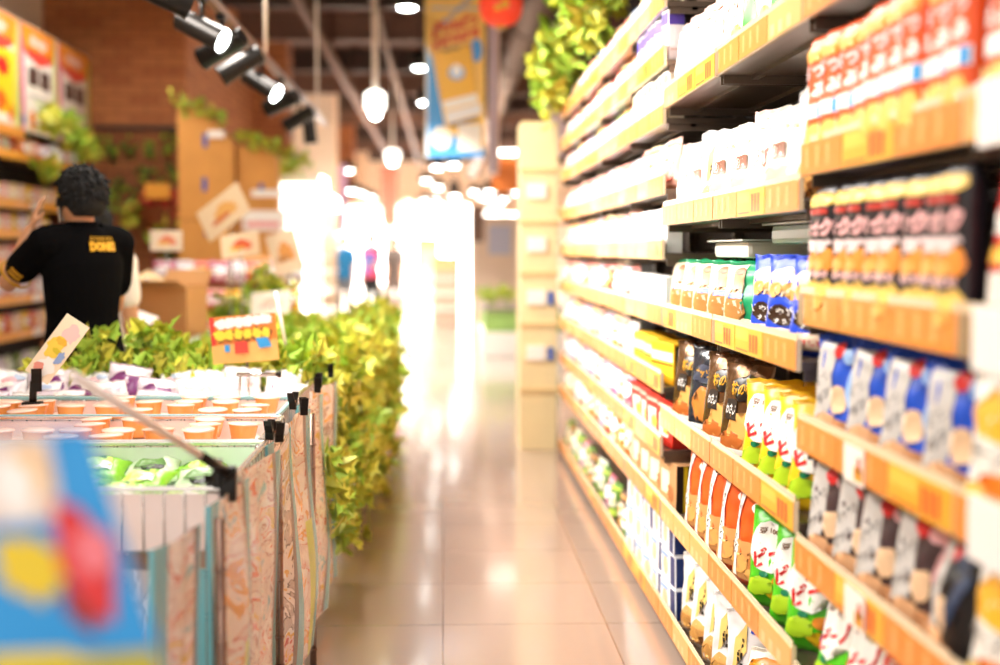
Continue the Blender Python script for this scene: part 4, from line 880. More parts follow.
# ------------------------------------------------------------ shelf against the left wall
LX = -3.7
le = empty('wall_shelf_unit', (LX, 10.2, 0), 0, 'orange edged shelving unit against the left wall under the posters', 'shelving')
mesh('back_panel', box(-.46, -.44, 0, 4.1, 0, 3.35), dark_m, le)
for yy in (0, 2.05, 4.08): mesh('upright', box(-.44, -.42, yy, yy + .03, 0, 3.3), steel_m, le)
mesh('base', box(-.44, -.03, 0, 4.1, 0, .2), M('shelf_base', H('#8a7462'), .4), le)
LT = [2.22, 1.80, 1.54, 1.27, .97, .66, .3]
for z in LT:
    bd = mesh('shelf_board', box(-.44, -.01, 0, 4.1, z - .06, z - .04), steel_m, le)
    mesh('price_rail', box(-.01, 0, 0, 4.1, z - .08, z, .002), C('#f0a63a', .3), bd)
    if z < 2:
        for k in range(9):
            if k % 3 != 2: mesh('price_card', box(.0005, .003, .2 + k * .44, .5 + k * .44, z - .075, z - .005), cardp if k % 2 else cardw, bd)
def lrow(keys, y0, y1, n, z, desc, where, group):
    for i in range(n):
        y = y0 + (y1 - y0) * (i + .5) / n
        put(keys[i % len(keys)], LX - .07, y, z - .038, PI / 2 + RNG.uniform(-.1, .1), '%s %s from the left %s' % (ORD_[i], desc, where), 'snack pack', group, -.06)
lrow(['white_carton', 'past11', 'past0', 'past6', 'past7', 'past13', 'past3', 'past2', 'past4'], 10.9, 14.2, 14, 2.22, 'assorted pack', 'on the top shelf under the posters', 'packs on the top left shelf')
lrow(['past1', 'past3', 'past14', 'past0'], 10.9, 14.1, 14, 1.80, 'cream and yellow pack', 'on the second left wall shelf', 'packs on the second left shelf')
lrow(['past14', 'past4', 'past1', 'past0'], 10.9, 13.0, 9, 1.54, 'yellow and white pack', 'on the third left wall shelf', 'packs on the third left shelf')
lrow(['past7', 'past2', 'past13', 'past0'], 10.9, 13.0, 9, 1.27, 'red and pink pack', 'on the fourth left wall shelf', 'packs on the fourth left shelf')
lrow(['past2', 'past11', 'past4'], 10.9, 13.0, 9, .97, 'pink and white pack', 'beside the man in black', 'packs on the fifth left shelf')
lrow(['past7', 'past3', 'past14'], 10.9, 13.0, 9, .66, 'red and cream pack', 'below the elbow of the man in black', 'packs on the sixth left shelf')
lrow(['past6', 'past9', 'past11'], 10.9, 13.0, 9, .3, 'green and white pack', 'near the floor at the left edge', 'packs on the lowest left shelf')
# posters above it
for i, (y0, y1, main, l) in enumerate([(10.75, 11.95, '#f7cf1c', 'yellow price poster cut off by the left picture edge'), (12.0, 13.1, '#f4ebe0', 'middle poster with an orange header above the left shelf'), (13.15, 14.3, '#f2e8dc', 'right poster with an orange header beside the brick wall')]):
    des = [('r', -.99, .0, .99, .99, C('#e8e0d2')), ('r', -.99, 0, -.8, .99, C('#dd5a8a' if i else '#5aa0d8')), ('r', .82, 0, .99, .99, C('#c7d24a')), ('r', -.78, .05, .8, .68, C(main)),
           ('p', [(-.95, .99), (.95, .99), (.8, .74), (0, .64), (-.8, .74)], C('#f2921c')), ('p', [(-.8, .78), (.8, .78), (.6, .7), (0, .65), (-.6, .7)], C('#e2463c')), ('b', -.25, .87, .25, .05, C('#f6c8b8')), ('b', .2, .86, .25, .05, C('#f6c8b8'))]
    if i: des += [('r', -.6, .44, -.05, .62, C('#4a3430')), ('r', .05, .44, .6, .62, C('#4a3430')), ('b', -.4, .12, .16, .1, ORD), ('b', .35, .12, .16, .1, ORD), ('r', -.6, .33, .6, .36, GRY), ('e', -.9, .1, .08, .04, BLU)]
    else: des += [('b', -.3, .55, .25, .08, RED), ('b', .3, .52, .25, .08, RED), ('b', -.4, .25, .25, .09, C('#e0661c')), ('b', .15, .22, .25, .09, C('#e0661c')), ('r', -.7, .04, .75, .1, W), ('b', .6, .12, .12, .08, C('#e0661c'))]
    card('wall_poster', [(LX - .04, y0, 2.42), (LX - .04, y1, 2.42), (LX - .04, y0, 3.38)][:0] or [(LX - .02, y0, 2.42), (LX - .02, y1, 2.42), (LX - .02, y0, 3.38)], C('#d9d2c6'), l, des, 'poster', .03)
bm = bmesh.new(); bx(bm, LX - .4, LX + .01, 10.2, 12.0, 2.34, 2.42); tag(mesh('top_ledge', bm, C('#e8983a', .4)), 'orange ledge under the leftmost poster', 'ledge')
garland([(LX + .2, 11.9, 2.50), (LX + .2, 12.4, 2.55), (LX + .2, 13.0, 2.42), (LX + .15, 13.5, 2.42), (LX + .12, 13.9, 2.36)], 260, .11, (.03, .09, .05), 'leaf garland draped along the bottom of the wall posters', seed=31)
garland([(LX + .15, 12.0, 2.12), (LX + .15, 12.2, 2.06), (LX + .15, 12.4, 2.12)], 30, .1, (.03, .05, .04), 'small leaf sprig under the top left wall shelf', seed=32)
# grid panel with climbing leaves on the brick wall
e = empty('wire_grid_panel', (-3.66, 14.31, .5), 0, 'dark wire grid panel with climbing leaves on the brick wall', 'panel')
bm = bmesh.new()
for i in range(13): cyl(bm, (i * .075, 0, 0), (i * .075, 0, 2.14), .005, seg=5)
for i in range(29): cyl(bm, (0, 0, i * .0764), (.9, 0, i * .0764), .005, seg=5)
mesh('grid', bm, M('rusty_wire', H('#6a4630'), .5, .5), e)
bm = bmesh.new(); bx(bm, -.02, .92, -.015, .015, 2.13, 2.17); bx(bm, .90, .93, -.015, .015, 0, 2.15); mesh('frame', bm, dark_m, e)
for i, (px_, pz) in enumerate([(.14, 1.95), (.32, 2.0), (.55, 1.95), (.75, 2.02), (.5, 1.7), (.8, 1.75), (.22, 1.55), (.45, 1.5), (.12, 1.4), (.33, 1.28), (.65, 1.6), (.15, .95), (.3, .8), (.72, .85)]):
    vv = (px_ - 3.66, 14.27, .5 + pz); garland([vv, (vv[0] + .03, vv[1], vv[2] - .12)], 13, .075, (.04, .02, .05), '%s leaf tuft counted from the top on the wire grid' % ORD_[i], name='ivy_tuft', seed=60 + i, mats=(leaf_d, leaf_g))
# hanging basket with red flowers
e = empty('flower_basket', (-2.95, 14.1, 1.75), 0, 'basket of red flowers with an orange card on the wire grid', 'flower basket')
bm = bmesh.new(); lathe(bm, [(0, -.12), (.2, -.12), (.26, .06), (.27, .06)], 20); mesh('basket', bm, M('wicker', H('#9a5a34'), .7), e)
bm = bmesh.new(); rb = random.Random(3)
for k in range(42):
    c = (rb.uniform(-.26, .26), rb.uniform(-.16, .1), rb.uniform(-.05, .22)); lathe(bm, [(0, -.04), (.035, -.02), (.045, .01), (.02, .035), (0, .03)], 8, c=c)
mesh('flowers', bm, M('red_petals', H('#d94a3c'), .5, var=.3, bs=12), e)
mesh('foliage', foliage([Vector((-.25, -.1, -.05)), Vector((.25, -.1, -.1)), Vector((0, -.15, -.15)), Vector((.3, 0, .1))], .11, 60, 77, (.06, .05, .06)), [leaf_g, leaf_y], e)
mesh('card', box(-.12, .14, -.2, -.19, .14, .30, .002), C('#f0a83a'), e)

# plywood panels with blue tape and leaf tops
def plypanel(x0, x1, h0, h1, y, label, tapes):
    e = empty('plywood_panel', (x0, y, 0), 0, label, 'panel'); L = x1 - x0
    bm = bmesh.new(); v = [bm.verts.new(p) for p in ((0, 0, 0), (L, 0, 0), (L, 0, h1), (L * .45, 0, h0), (0, 0, h0))]; f = bm.faces.new(v)
    r = bmesh.ops.extrude_face_region(bm, geom=[f]); bmesh.ops.translate(bm, verts=[g for g in r['geom'] if isinstance(g, bmesh.types.BMVert)], vec=(0, .3, 0)); bmesh.ops.recalc_face_normals(bm, faces=bm.faces)
    mesh('board', bm, ply, e)
    for k in range(1, 4): mesh('seam', box(.01, L - .01, -.002, 0, k * .55, k * .55 + .008), M('dark_seam', H('#8a5a2a'), .6), e)
    for (tx, tz) in tapes: mesh('blue_tape', box(tx, tx + .045, -.006, -.001, tz, tz + .13), C('#2a58b0'), e)
    return e
plypanel(-2.55, -2.02, 2.74, 2.40, 13.0, 'tall orange plywood panel with three blue tapes beside the grid', [(.24, 2.35), (.23, 1.93), (.25, 1.5)])
plypanel(-2.0, -1.62, 2.38, 2.28, 13.1, 'lower orange plywood panel with one blue tape', [(.21, 1.88)])
garland([(-2.5, 12.95, 2.78), (-2.3, 12.95, 2.74), (-2.1, 12.98, 2.58)], 50, .09, (.04, .03, .03), 'leaves along the top of the tall plywood panel', seed=41)
garland([(-1.98, 13.0, 2.44), (-1.8, 13.0, 2.42), (-1.6, 13.0, 2.36)], 45, .08, (.04, .03, .03), 'leaves along the top of the lower plywood panel', seed=42)
for (x, z, w_, h_, l) in [(-2.26, 2.44, .16, .07, 'small white label on the tall plywood panel'), (-1.86, 1.88, .3, .07, 'white label high on the lower plywood panel'), (-1.95, 1.55, .42, .2, 'white and pink sign low on the lower plywood panel')]:
    y = 12.98 if x < -2.1 else 13.08
    card('label_card', [(x, y - .01, z), (x + w_, y - .01, z), (x, y - .01, z + h_)], W, l, [('r', -.8, .2, .7, .45, C('#f0a0a0'))] if h_ > .1 else [], 'label')

# ------------------------------------------------------------ banner, lantern
e = empty('hanging_banner', (-.16, 12, 2.2), 0, 'tall yellow banner with red lettering hung over the aisle', 'banner')
bm = bmesh.new(); bx(bm, 0, .535, 0, .012, 0, 1.9); mats = [C('#f9c863')]
lt = lambda u, v, l: Vector(((u + 1) / 2 * .535, -l, v * 1.9))
decals(bm, [('p', [(-.98, .0), (.98, .0), (.98, .04), (-.3, .12), (-.55, .3), (-.75, .46), (-.98, .52)], C('#4a9ad8')), ('e', .72, .50, .2, .055, C('#4a9ad8')), ('r', -.97, 0, -.9, .52, C('#dfe8ee')), ('t', 'APPLICATION', -.0, .675, 1.5, .028, C('#4a86c8'), .25, .03),
            ('r', -.8, .69, .8, .697, C('#9ac0e0')), ('t', 'ลับแล้ว', 0, .625, 1.5, .065, C('#e04a34'), .08, .05), ('t', 'โหลดเลย', 0, .565, 1.6, .065, C('#e04a34'), .08, .05),
            ('p', [(-.70, .50), (.54, .535), (.76, .30), (-.44, .25)], C('#c98a4a')), ('p', [(-.66, .49), (.5, .525), (.72, .30), (-.42, .255)], C('#f5b93c')), ('p', [(-.42, .26), (.72, .30), (.78, .26), (-.35, .22)], C('#fdf3e6')), ('p', [(-.35, .21), (.85, .255), (.9, .205), (-.25, .155)], C('#f6efe8')), ('p', [(-.2, .155), (.75, .19), (.78, .175), (-.15, .14)], C('#8a6a5c')),
            ('p', [(-.4, .495), (.15, .512), (.15, .505), (-.4, .488)], C('#6a5648')), ('e', .05, .395, .28, .035, C('#8fb6e0')), ('e', .05, .405, .17, .03, W), ('e', -.45, .09, .34, .055, C('#f0e2cc')), ('r', .1, .03, .88, .155, C('#fbeedd'))], lt, mats, flat=True)
mesh('cloth', bm, mats, e)
bm = bmesh.new(); cyl(bm, (-.02, .006, 1.9), (.555, .006, 1.9), .012, seg=8); cyl(bm, (.1, .006, 1.9), (.1, .006, 2.3), .004, seg=6); cyl(bm, (.43, .006, 1.9), (.43, .006, 2.3), .004, seg=6); mesh('hanging_bar', bm, steelp, e)
e = empty('hanging_banner', (.44, 12.6, 2.1), 0, 'narrow pale banner seen edge on right of the yellow banner', 'banner')
mesh('cloth', box(0, .09, 0, .5, 0, 2.0, .003), C('#e8cfc6'), e); mesh('stripe', box(.01, .05, -.002, 0, 0, 1.9), C('#b8b6d8'), e); mesh('hanging_bar', box(.03, .05, .2, .22, 2.0, 2.4), steelp, e)
e = empty('paper_lantern', (.47, 11, 3.37), 0, 'red paper lantern at the top edge of the picture', 'lantern')
bm = bmesh.new(); pr_ = [(.05 + 0, -.175)]
for k in range(33):
    t = k / 32; a = PI * (t - .5); r = .178 * math.cos(a * .93) ** .8; pr_.append((max(.045, r + .0025 * math.cos(t * 32 * PI)), .172 * math.sin(a)))
lathe(bm, pr_, 32); mats = [M('red_paper', H('#ee4524'), .5, emit=H('#ee3a1c'), es=.25)]
decals(bm, [('b', -.35, .4, .3, .05, C('#f7b83a')), ('b', .3, .45, .35, .06, C('#f7b83a')), ('b', 0, .7, .4, .08, C('#f7b83a'))], lambda u, v, l: Vector((math.sin(u * .5) * .19, -math.cos(u * .5) * (.178 * math.cos(PI * (v - .5) * .93) ** .8 + .006 + l), .172 * math.sin(PI * (v - .5)))), mats)
mesh('paper_shade', bm, mats, e)
bm = bmesh.new(); cyl(bm, (0, 0, .165), (0, 0, .2), .06, seg=20); cyl(bm, (0, 0, -.195), (0, 0, -.165), .05, seg=20); cyl(bm, (0, 0, .2), (0, 0, 1.12), .004, seg=6); mesh('caps', bm, M('gold_cap', H('#d99a2a'), .4), e)

# ------------------------------------------------------------ people
skin = M('skin', H('#d49a72'), .5, var=.06, bs=20); hair_m = M('black_hair', H('#0a0706'), .8)
def seg_caps(bm, a, b_, ra, rb, seg=14, flat=1.0, side=None):
    """tapered limb with rounded ends"""
    a = Vector(a); b_ = Vector(b_); d_ = (b_ - a); q = d_.to_track_quat('Z', 'Y'); L = d_.length; rings = []
    prof = [(-ra * .95, ra * .3), (-ra * .6, ra * .8), (0, ra), (L * .5, (ra + rb) / 2 * 1.02), (L, rb), (L + rb * .6, rb * .8), (L + rb * .95, rb * .3)]
    for z, r in prof: rings.append([bm.verts.new(a + q @ Vector((math.cos(2 * PI * i / seg) * r, math.sin(2 * PI * i / seg) * r * flat, z))) for i in range(seg)])
    for r0, r1 in zip(rings, rings[1:]):
        for i in range(seg): bm.faces.new((r0[i], r0[(i + 1) % seg], r1[(i + 1) % seg], r1[i]))
    bm.faces.new(rings[0][::-1]); bm.faces.new(rings[-1])
def loft(bm, secs, seg=24):
    """secs: (cx, cy, z, rx, ry)"""
    rings = [[bm.verts.new((cx + rx * math.cos(2 * PI * i / seg), cy + ry * math.sin(2 * PI * i / seg), z)) for i in range(seg)] for cx, cy, z, rx, ry in secs]
    for r0, r1 in zip(rings, rings[1:]):
        for i in range(seg): bm.faces.new((r0[i], r0[(i + 1) % seg], r1[(i + 1) % seg], r1[i]))
    bm.faces.new(rings[0][::-1]); bm.faces.new(rings[-1])
def fuse(name, bm, mats, parent, vox, smooth_it=6, cut=None):
    me = bpy.data.meshes.new(name); bm.to_mesh(me); bm.free(); o = bpy.data.objects.new(name, me); COL.objects.link(o)
    m = o.modifiers.new('r', 'REMESH'); m.mode = 'VOXEL'; m.voxel_size = vox; m.use_smooth_shade = True
    if smooth_it: s_ = o.modifiers.new('s', 'SMOOTH'); s_.factor = .5; s_.iterations = smooth_it
    bpy.context.view_layer.update(); dg = bpy.context.evaluated_depsgraph_get(); m2 = bpy.data.meshes.new_from_object(o.evaluated_get(dg))
    bpy.data.objects.remove(o); m2.name = name; m2.materials.clear()
    for m in mats: m2.materials.append(m)
    if cut:
        b2 = bmesh.new(); b2.from_mesh(m2); bmesh.ops.delete(b2, geom=[f for f in b2.faces if cut(f.calc_center_median())], context='FACES'); b2.to_mesh(m2); b2.free()
    m2.shade_smooth(); o = bpy.data.objects.new(name, m2); COL.objects.link(o); o.parent = parent; return o
def person(loc, rz, label, Hh=1.68, shirt=None, trousers=None, arms='down', vox=.008, head_turn=.3, hair_len=0, group=None, shirt_design=None, shirt_len=.50, female=False, mask=True, belly=None):
    """figure facing +Y before rotation, unit height 1.68 scaled to Hh. Body is one surface; clothes and hair are children."""
    k = Hh / 1.68; e = empty('person', loc, rz, label, 'person', group); e.scale = (k, k, k)
    sh = 1.385; sw = .160 if not female else .145
    J = {}
    for s_, n_ in ((-1, 'l'), (1, 'r')):
        S0 = Vector((s_ * sw, 0, sh)); pose = arms if isinstance(arms, str) else arms[0 if s_ < 0 else 1]
        if pose == 'down': E_ = Vector((s_ * (sw + .07), -.02, 1.08)); Wt = Vector((s_ * (sw + .08), .06, .84)); hd = Vector((0, .12, -1)); pn = Vector((-s_, 0, 0))
        elif pose == 'head': E_ = Vector((s_ * .235, .19, 1.225)); Wt = Vector((s_ * .145, .17, 1.44)); hd = Vector((-s_ * .35, .05, 1)); pn = Vector((-s_, -.3, 0))
        elif pose == 'fwd': E_ = Vector((s_ * (sw + .03), .10, 1.12)); Wt = Vector((s_ * (sw - .03), .32, 1.08)); hd = Vector((0, 1, .1)); pn = Vector((-s_, 0, 0))
        elif pose == 'front': E_ = Vector((s_ * (sw + .05), .06, 1.10)); Wt = Vector((s_ * (sw - .04), .28, 1.12)); hd = Vector((-s_ * .4, 1, .1)); pn = Vector((0, 0, 1))
        if pose == 'down': E_.x = s_ * (sw + .035); Wt.x = s_ * (sw + .045)
        J[n_] = (S0, E_, Wt, hd.normalized(), pn.normalized(), s_)
    def body_bm(g=0, legs=True, head=True, fore=True, torso=True):
        bm = bmesh.new()
        if torso:
            loft(bm, [(0, .0, .80, .135 + g, .10 + g), (0, -.01, .88, .165 + g, .115 + g), (0, 0, .98, .15 + g, .10 + g), (0, .005, 1.08, .136 + g, .095 + g), (0, .005, 1.2, .148 + g, .106 + g), (0, 0, 1.3, .155 + g, .106 + g), (0, -.005, 1.38, .14 + g, .086 + g), (0, -.01, 1.42, .10 + g, .07 + g), (0, -.01, 1.455, .058 + g, .055 + g)])
            for s_ in (-1, 1): seg_caps(bm, (s_ * .06, -.01, 1.40), (s_ * sw, 0, sh), .055 + g, .058 + g)
        for n_ in 'lr':
            S0, E_, Wt, hd, pn, s_ = J[n_]
            if torso or fore: seg_caps(bm, S0, E_, .055 + g, .040 + g) if fore else seg_caps(bm, S0, S0.lerp(E_, .62), .052 + g, .046 + g + .006)
            if fore:
                seg_caps(bm, E_, Wt, .040, .026)
                sd = hd.cross(pn).normalized()
                pc = Wt + hd * .045
                for t in (-.024, -.008, .008, .024): seg_caps(bm, Wt + hd * .01 + sd * t * .7, Wt + hd * .082 + sd * t, .013, .011, 8)
                for t, L_, cu in ((-.028, .055, .25), (-.0095, .068, .3), (.0095, .064, .35), (.028, .05, .45)):
                    a = Wt + hd * .085 + sd * t; m_ = a + (hd + pn * cu * .5).normalized() * L_ * .55; t_ = m_ + (hd + pn * cu * 1.6).normalized() * L_ * .5
                    seg_caps(bm, a, m_, .0088, .0082, 8); seg_caps(bm, m_, t_, .0082, .0070, 8)
                a = Wt + hd * .02 - sd * .022 * (1); m_ = a + (hd * .6 - sd * .8 + pn * .4).normalized() * .042; seg_caps(bm, a, m_, .012, .010, 8); seg_caps(bm, m_, m_ + (hd * .9 - sd * .3 + pn * .5).normalized() * .03, .0095, .008, 8)
        if legs:
            for s_ in (-1, 1):
                hip = Vector((s_ * .085, 0, .86)); kn = Vector((s_ * .095, .015, .46)); an = Vector((s_ * .10, -.02, .085))
                seg_caps(bm, hip, kn, .086 + g, .056 + g); seg_caps(bm, kn, an + Vector((0, 0, .0)), .055 + g * 1.2, .036 + g * 1.6)
                if head: seg_caps(bm, an - Vector((0, .02, .03)), an + Vector((s_ * .02, .16, -.05)), .04, .032, 12)
        if head:
            seg_caps(bm, (0, -.005, 1.40), (0, .015, 1.50), .056, .052)
            hb = bmesh.new()
            loft(hb, [(0, .045, 1.462, .02, .02), (0, .035, 1.475, .045, .055), (0, .02, 1.50, .060, .078), (0, .012, 1.54, .070, .092), (0, .008, 1.585, .075, .097), (0, .002, 1.625, .072, .093), (0, 0, 1.655, .055, .072), (0, 0, 1.672, .028, .036)])
            seg_caps(hb, (0, .098, 1.565), (0, .118, 1.542), .009, .013, 10)                # nose
            for s_ in (-1, 1):
                seg_caps(hb, (s_ * .030, .088, 1.586), (s_ * .046, .080, 1.586), .010, .009, 8)    # brow and lid
                seg_caps(hb, (s_ * .077, -.002, 1.585), (s_ * .079, -.004, 1.548), .014, .009, 8)  # ears
            seg_caps(hb, (-.016, .098, 1.512), (.016, .098, 1.512), .008, .008, 8)          # lips
            R_ = Matrix.Translation((0, 0, 1.5)) @ Matrix.Rotation(head_turn, 4, 'Z') @ Matrix.Translation((0, 0, -1.5))
            bmesh.ops.transform(hb, matrix=R_, verts=hb.verts)
            t = bpy.data.meshes.new('t'); hb.to_mesh(t); hb.free(); bm.from_mesh(t); bpy.data.meshes.remove(t)
        return bm
    fuse('body', body_bm(), [skin], e, vox, 3)
    R_ = Matrix.Translation((0, 0, 1.5)) @ Matrix.Rotation(head_turn, 4, 'Z') @ Matrix.Translation((0, 0, -1.5))
    # hair
    hb = bmesh.new(); loft(hb, [(0, -.04, 1.495 - hair_len, .058, .05), (0, -.035, 1.53 - hair_len * .5, .080, .078), (0, -.018, 1.57, .094, .098), (0, -.01, 1.615, .099, .112), (0, 0, 1.655, .088, .102), (0, 0, 1.69, .055, .068), (0, 0, 1.70, .03, .04)])
    bmesh.ops.transform(hb, matrix=R_, verts=hb.verts)
    fwd = R_.to_3x3() @ Vector((0, 1, 0))
    ho = fuse('hair', hb, [hair_m], e, vox, 3, cut=lambda c: c.dot(fwd) > .045 and c.z < 1.62)
    tb = bmesh.new()                                          # tufts that break up the outline
    rt = random.Random(int(abs(loc[1]) * 10))
    for _ in range(420):
        a = rt.uniform(0, 2 * PI); el = rt.uniform(-.75, 1.5); dv = Vector((math.cos(a) * math.cos(el), math.sin(a) * math.cos(el) * 1.1, math.sin(el)))
        if dv.dot(fwd) > .5 and dv.z < .6: continue
        p = Vector((0, -.004, 1.60)) + Vector((dv.x * .094, dv.y * .104, dv.z * .098)); t_ = (dv + Vector((rt.uniform(-.6, .6), rt.uniform(-.6, .6), -.8))).normalized()
        cyl(tb, p, p + t_ * rt.uniform(.015, .03), .010, .002, 5)
    mesh('hair_tufts', tb, hair_m, ho, True)
    # shirt and trousers
    zt = .80
    shirt.node_tree.nodes['Principled BSDF'].inputs['Specular IOR Level'].default_value = .1
    so = fuse('shirt', body_bm(.016, False, False, False), [shirt], e, vox, 6, cut=lambda c: c.z < .86 or (abs(c.x) < .075 and c.z > 1.452))
    col = bmesh.new(); lathe(col, [(.066, 1.43), (.070, 1.45), (.064, 1.475), (.060, 1.475), (.060, 1.44)], 24); bmesh.ops.scale(col, vec=(1, .95, 1), verts=col.verts); mesh('collar', col, shirt, so, True)
    tb = bmesh.new(); loft(tb, [(0, -.008, .80, .15, .115), (0, -.01, .88, .172, .122), (0, -.002, .95, .162, .112)])
    for s_ in (-1, 1):
        seg_caps(tb, (s_ * .085, 0, .86), (s_ * .095, .015, .46), .097, .068); seg_caps(tb, (s_ * .095, .015, .46), (s_ * .10, -.015, .13), .068, .058)
    fuse('trousers', tb, [trousers], e, vox, 5, cut=lambda c: c.z < .09)
    for s_ in (-1, 1):
        sb = bmesh.new(); seg_caps(sb, (s_ * .10, -.045, .05), (s_ * .12, .14, .038), .048, .040, 14); fuse('shoe', sb, [M('dark_shoe', H('#2a2422'), .5)], e, vox, 2)
    if mask:
        mb = bmesh.new(); g = []
        for j in range(7):
            z = 1.475 + j * .014; g.append([mb.verts.new(R_ @ Vector((math.sin(a) * .079, .012 + math.cos(a) * (.104 if 1 < j < 6 else .096), z))) for a in [(-1.25 + 2.5 * i / 12) for i in range(13)]])
        for j in range(6):
            for i in range(12): mb.faces.new((g[j][i], g[j][i + 1], g[j + 1][i + 1], g[j + 1][i]))
        mesh('face_mask', mb, M('white_mask', H('#e9e6e2'), .7), e, True)
    if shirt_design:
        # lettering fitted to the back of the shirt by casting onto it
        bpy.context.view_layer.update(); dg = bpy.context.evaluated_depsgraph_get()
        from mathutils.bvhtree import BVHTree
        b2 = bmesh.new(); b2.from_mesh(so.data); tr = BVHTree.FromBMesh(b2); b2.free(); db = bmesh.new(); mats = [YEL]
        def back(u, v, l):
            x = u * .17; z = .95 + v * .5; h = tr.ray_cast(Vector((x, -.5, z)), Vector((0, 1, 0)))
            return (h[0] if h[0] else Vector((x, -.12, z))) + Vector((0, -.003 - l, 0))
        decals(db, shirt_design, back, mats, su=.1, sv=.05); mesh('back_lettering', db, mats, so)
        S0, E_, Wt, hd, pn, s_ = J['l']
        ab = bmesh.new(); q = S0.lerp(E_, .80); dv = (E_ - S0).normalized(); r = .0715
        qq = dv.to_track_quat('Z', 'Y')
        lathe(ab, [(r - .006, -.006), (r, -.004), (r, .004), (r - .006, .006)], 24); bmesh.ops.transform(ab, matrix=Matrix.Translation(q) @ qq.to_matrix().to_4x4(), verts=ab.verts); mesh('sleeve_band', ab, C('#c9921c'), so, True)
        pb = bmesh.new()
        for i in range(6):
            pass
        nn = Vector((-.4, -1, .1)); nn = (nn - dv * nn.dot(dv)).normalized(); sd = dv.cross(nn)
        for k_ in range(2):
            for t0 in range(5):
                a0 = (t0 - 2.5) * .16; a1 = a0 + .14; z0 = -.045 - k_ * .02
                V = [pb.verts.new(q + dv * zz + (nn * math.cos(a_) + sd * math.sin(a_)) * (r + .004)) for zz, a_ in ((z0, a0), (z0, a1), (z0 + .014, a1), (z0 + .014, a0))]; pb.faces.new(V)
        mesh('sleeve_print', pb, C('#c9921c'), so)
    return e
black_shirt = M('black_cotton', H('#060607'), 1); dark_tr = M('black_trousers', H('#121214'), .8)
person((-1.50, 5.62, 0), .72, 'man in a black T-shirt with yellow lettering, seen from behind, hand raised to his head', 1.69, black_shirt, dark_tr, ('head', 'fwd'), .007, .15,
       shirt_design=[('t', 'DONDON', .22, .91, .62, .035, C('#b98a1c')), ('t', 'DONKI', .22, .845, .70, .08, C('#e0a81e'), 0, .09)])
person((-1.75, 6.75, 0), .1, 'person in a white top, mostly hidden behind the man in black', 1.58, M('white_cotton', H('#efe6dc'), .8), M('beige_trousers', H('#c9a985'), .8), 'down', .012, .3)
person((-1.86, 25.2, 0), 3.0, 'distant person in a blue shirt and grey trousers', 1.62, M('blue_cotton', H('#2f7fb8'), .8), M('grey_trousers', H('#6f7884'), .8), ('down', 'front'), .016, 0, mask=False)
person((-1.35, 25.2, 0), 2.7, 'distant person in a blue and red top beside the one in blue', 1.66, ramp_mat('blue_red_cotton', 3, [(0, '#d8425a'), (.48, '#e0607a'), (.52, '#3f6fc4'), (1, '#5a86d8')], .8), dark_tr, ('front', 'down'), .016, 0, mask=False, female=True)
person((-.98, 27, 0), 2.9, 'distant person in a dark grey dress, rightmost of the three', 1.6, M('grey_dress', H('#5c5450'), .8), M('grey_dress2', H('#5c5450'), .8), 'down', .016, 0, mask=False, female=True, hair_len=.05)
# dark bag with blue base beside the bins, at the left picture edge
e = empty('shopping_bag', (-2.02, 5.55, 0), 0, 'dark bag with a blue bottom at the left picture edge below the shelves', 'bag')
bm = bmesh.new(); loft(bm, [(0, 0, .62, .13, .10), (0, 0, .70, .17, .13), (0, 0, .86, .165, .13), (0, 0, .98, .12, .10), (0, 0, 1.02, .06, .05)]); mesh('body', bm, M('dark_nylon', H('#1a1a22'), .6), e, True)
bm = bmesh.new(); loft(bm, [(0, 0, .0, .16, .13), (0, 0, .3, .17, .14), (0, 0, .66, .172, .135), (0, 0, .76, .175, .136)]); mesh('lower_panel', bm, M('blue_nylon', H('#2f5a9c'), .6), e, True)

# ------------------------------------------------------------ produce and card stand behind the bins
carton_m = M('brown_cardboard', H('#c9935c'), .8, var=.1, bs=5); wood = M('crate_wood', H('#8a5630'), .7, var=.15, bs=6)
def crate(x0, x1, y0, y1, z0, z1, label, cat='crate', m=wood, group='wooden crates of the produce stand'):
    e = empty('produce_crate', ((x0 + x1) / 2, (y0 + y1) / 2, z0), 0, label, cat, group); w_ = (x1 - x0) / 2; d_ = (y1 - y0) / 2; h = z1 - z0
    n = max(2, int(h / .09))
    for j in range(n):
        za = j * h / n
        bm = bmesh.new()
        for y in (-d_, d_ - .012): bx(bm, -w_, w_, y, y + .012, za + .006, za + h / n - .006)
        for x in (-w_, w_ - .012): bx(bm, x, x + .012, -d_ + .012, d_ - .012, za + .006, za + h / n - .006)
        mesh('slat_course', bm, m, e)
    bm = bmesh.new(); bx(bm, -w_ + .012, w_ - .012, -d_ + .012, d_ - .012, 0, .012)
    for x in (-w_ + .012, w_ - .035):
        for y in (-d_ + .012, d_ - .035): bx(bm, x, x + .022, y, y + .022, 0, h)
    mesh('base', bm, m, e); return e
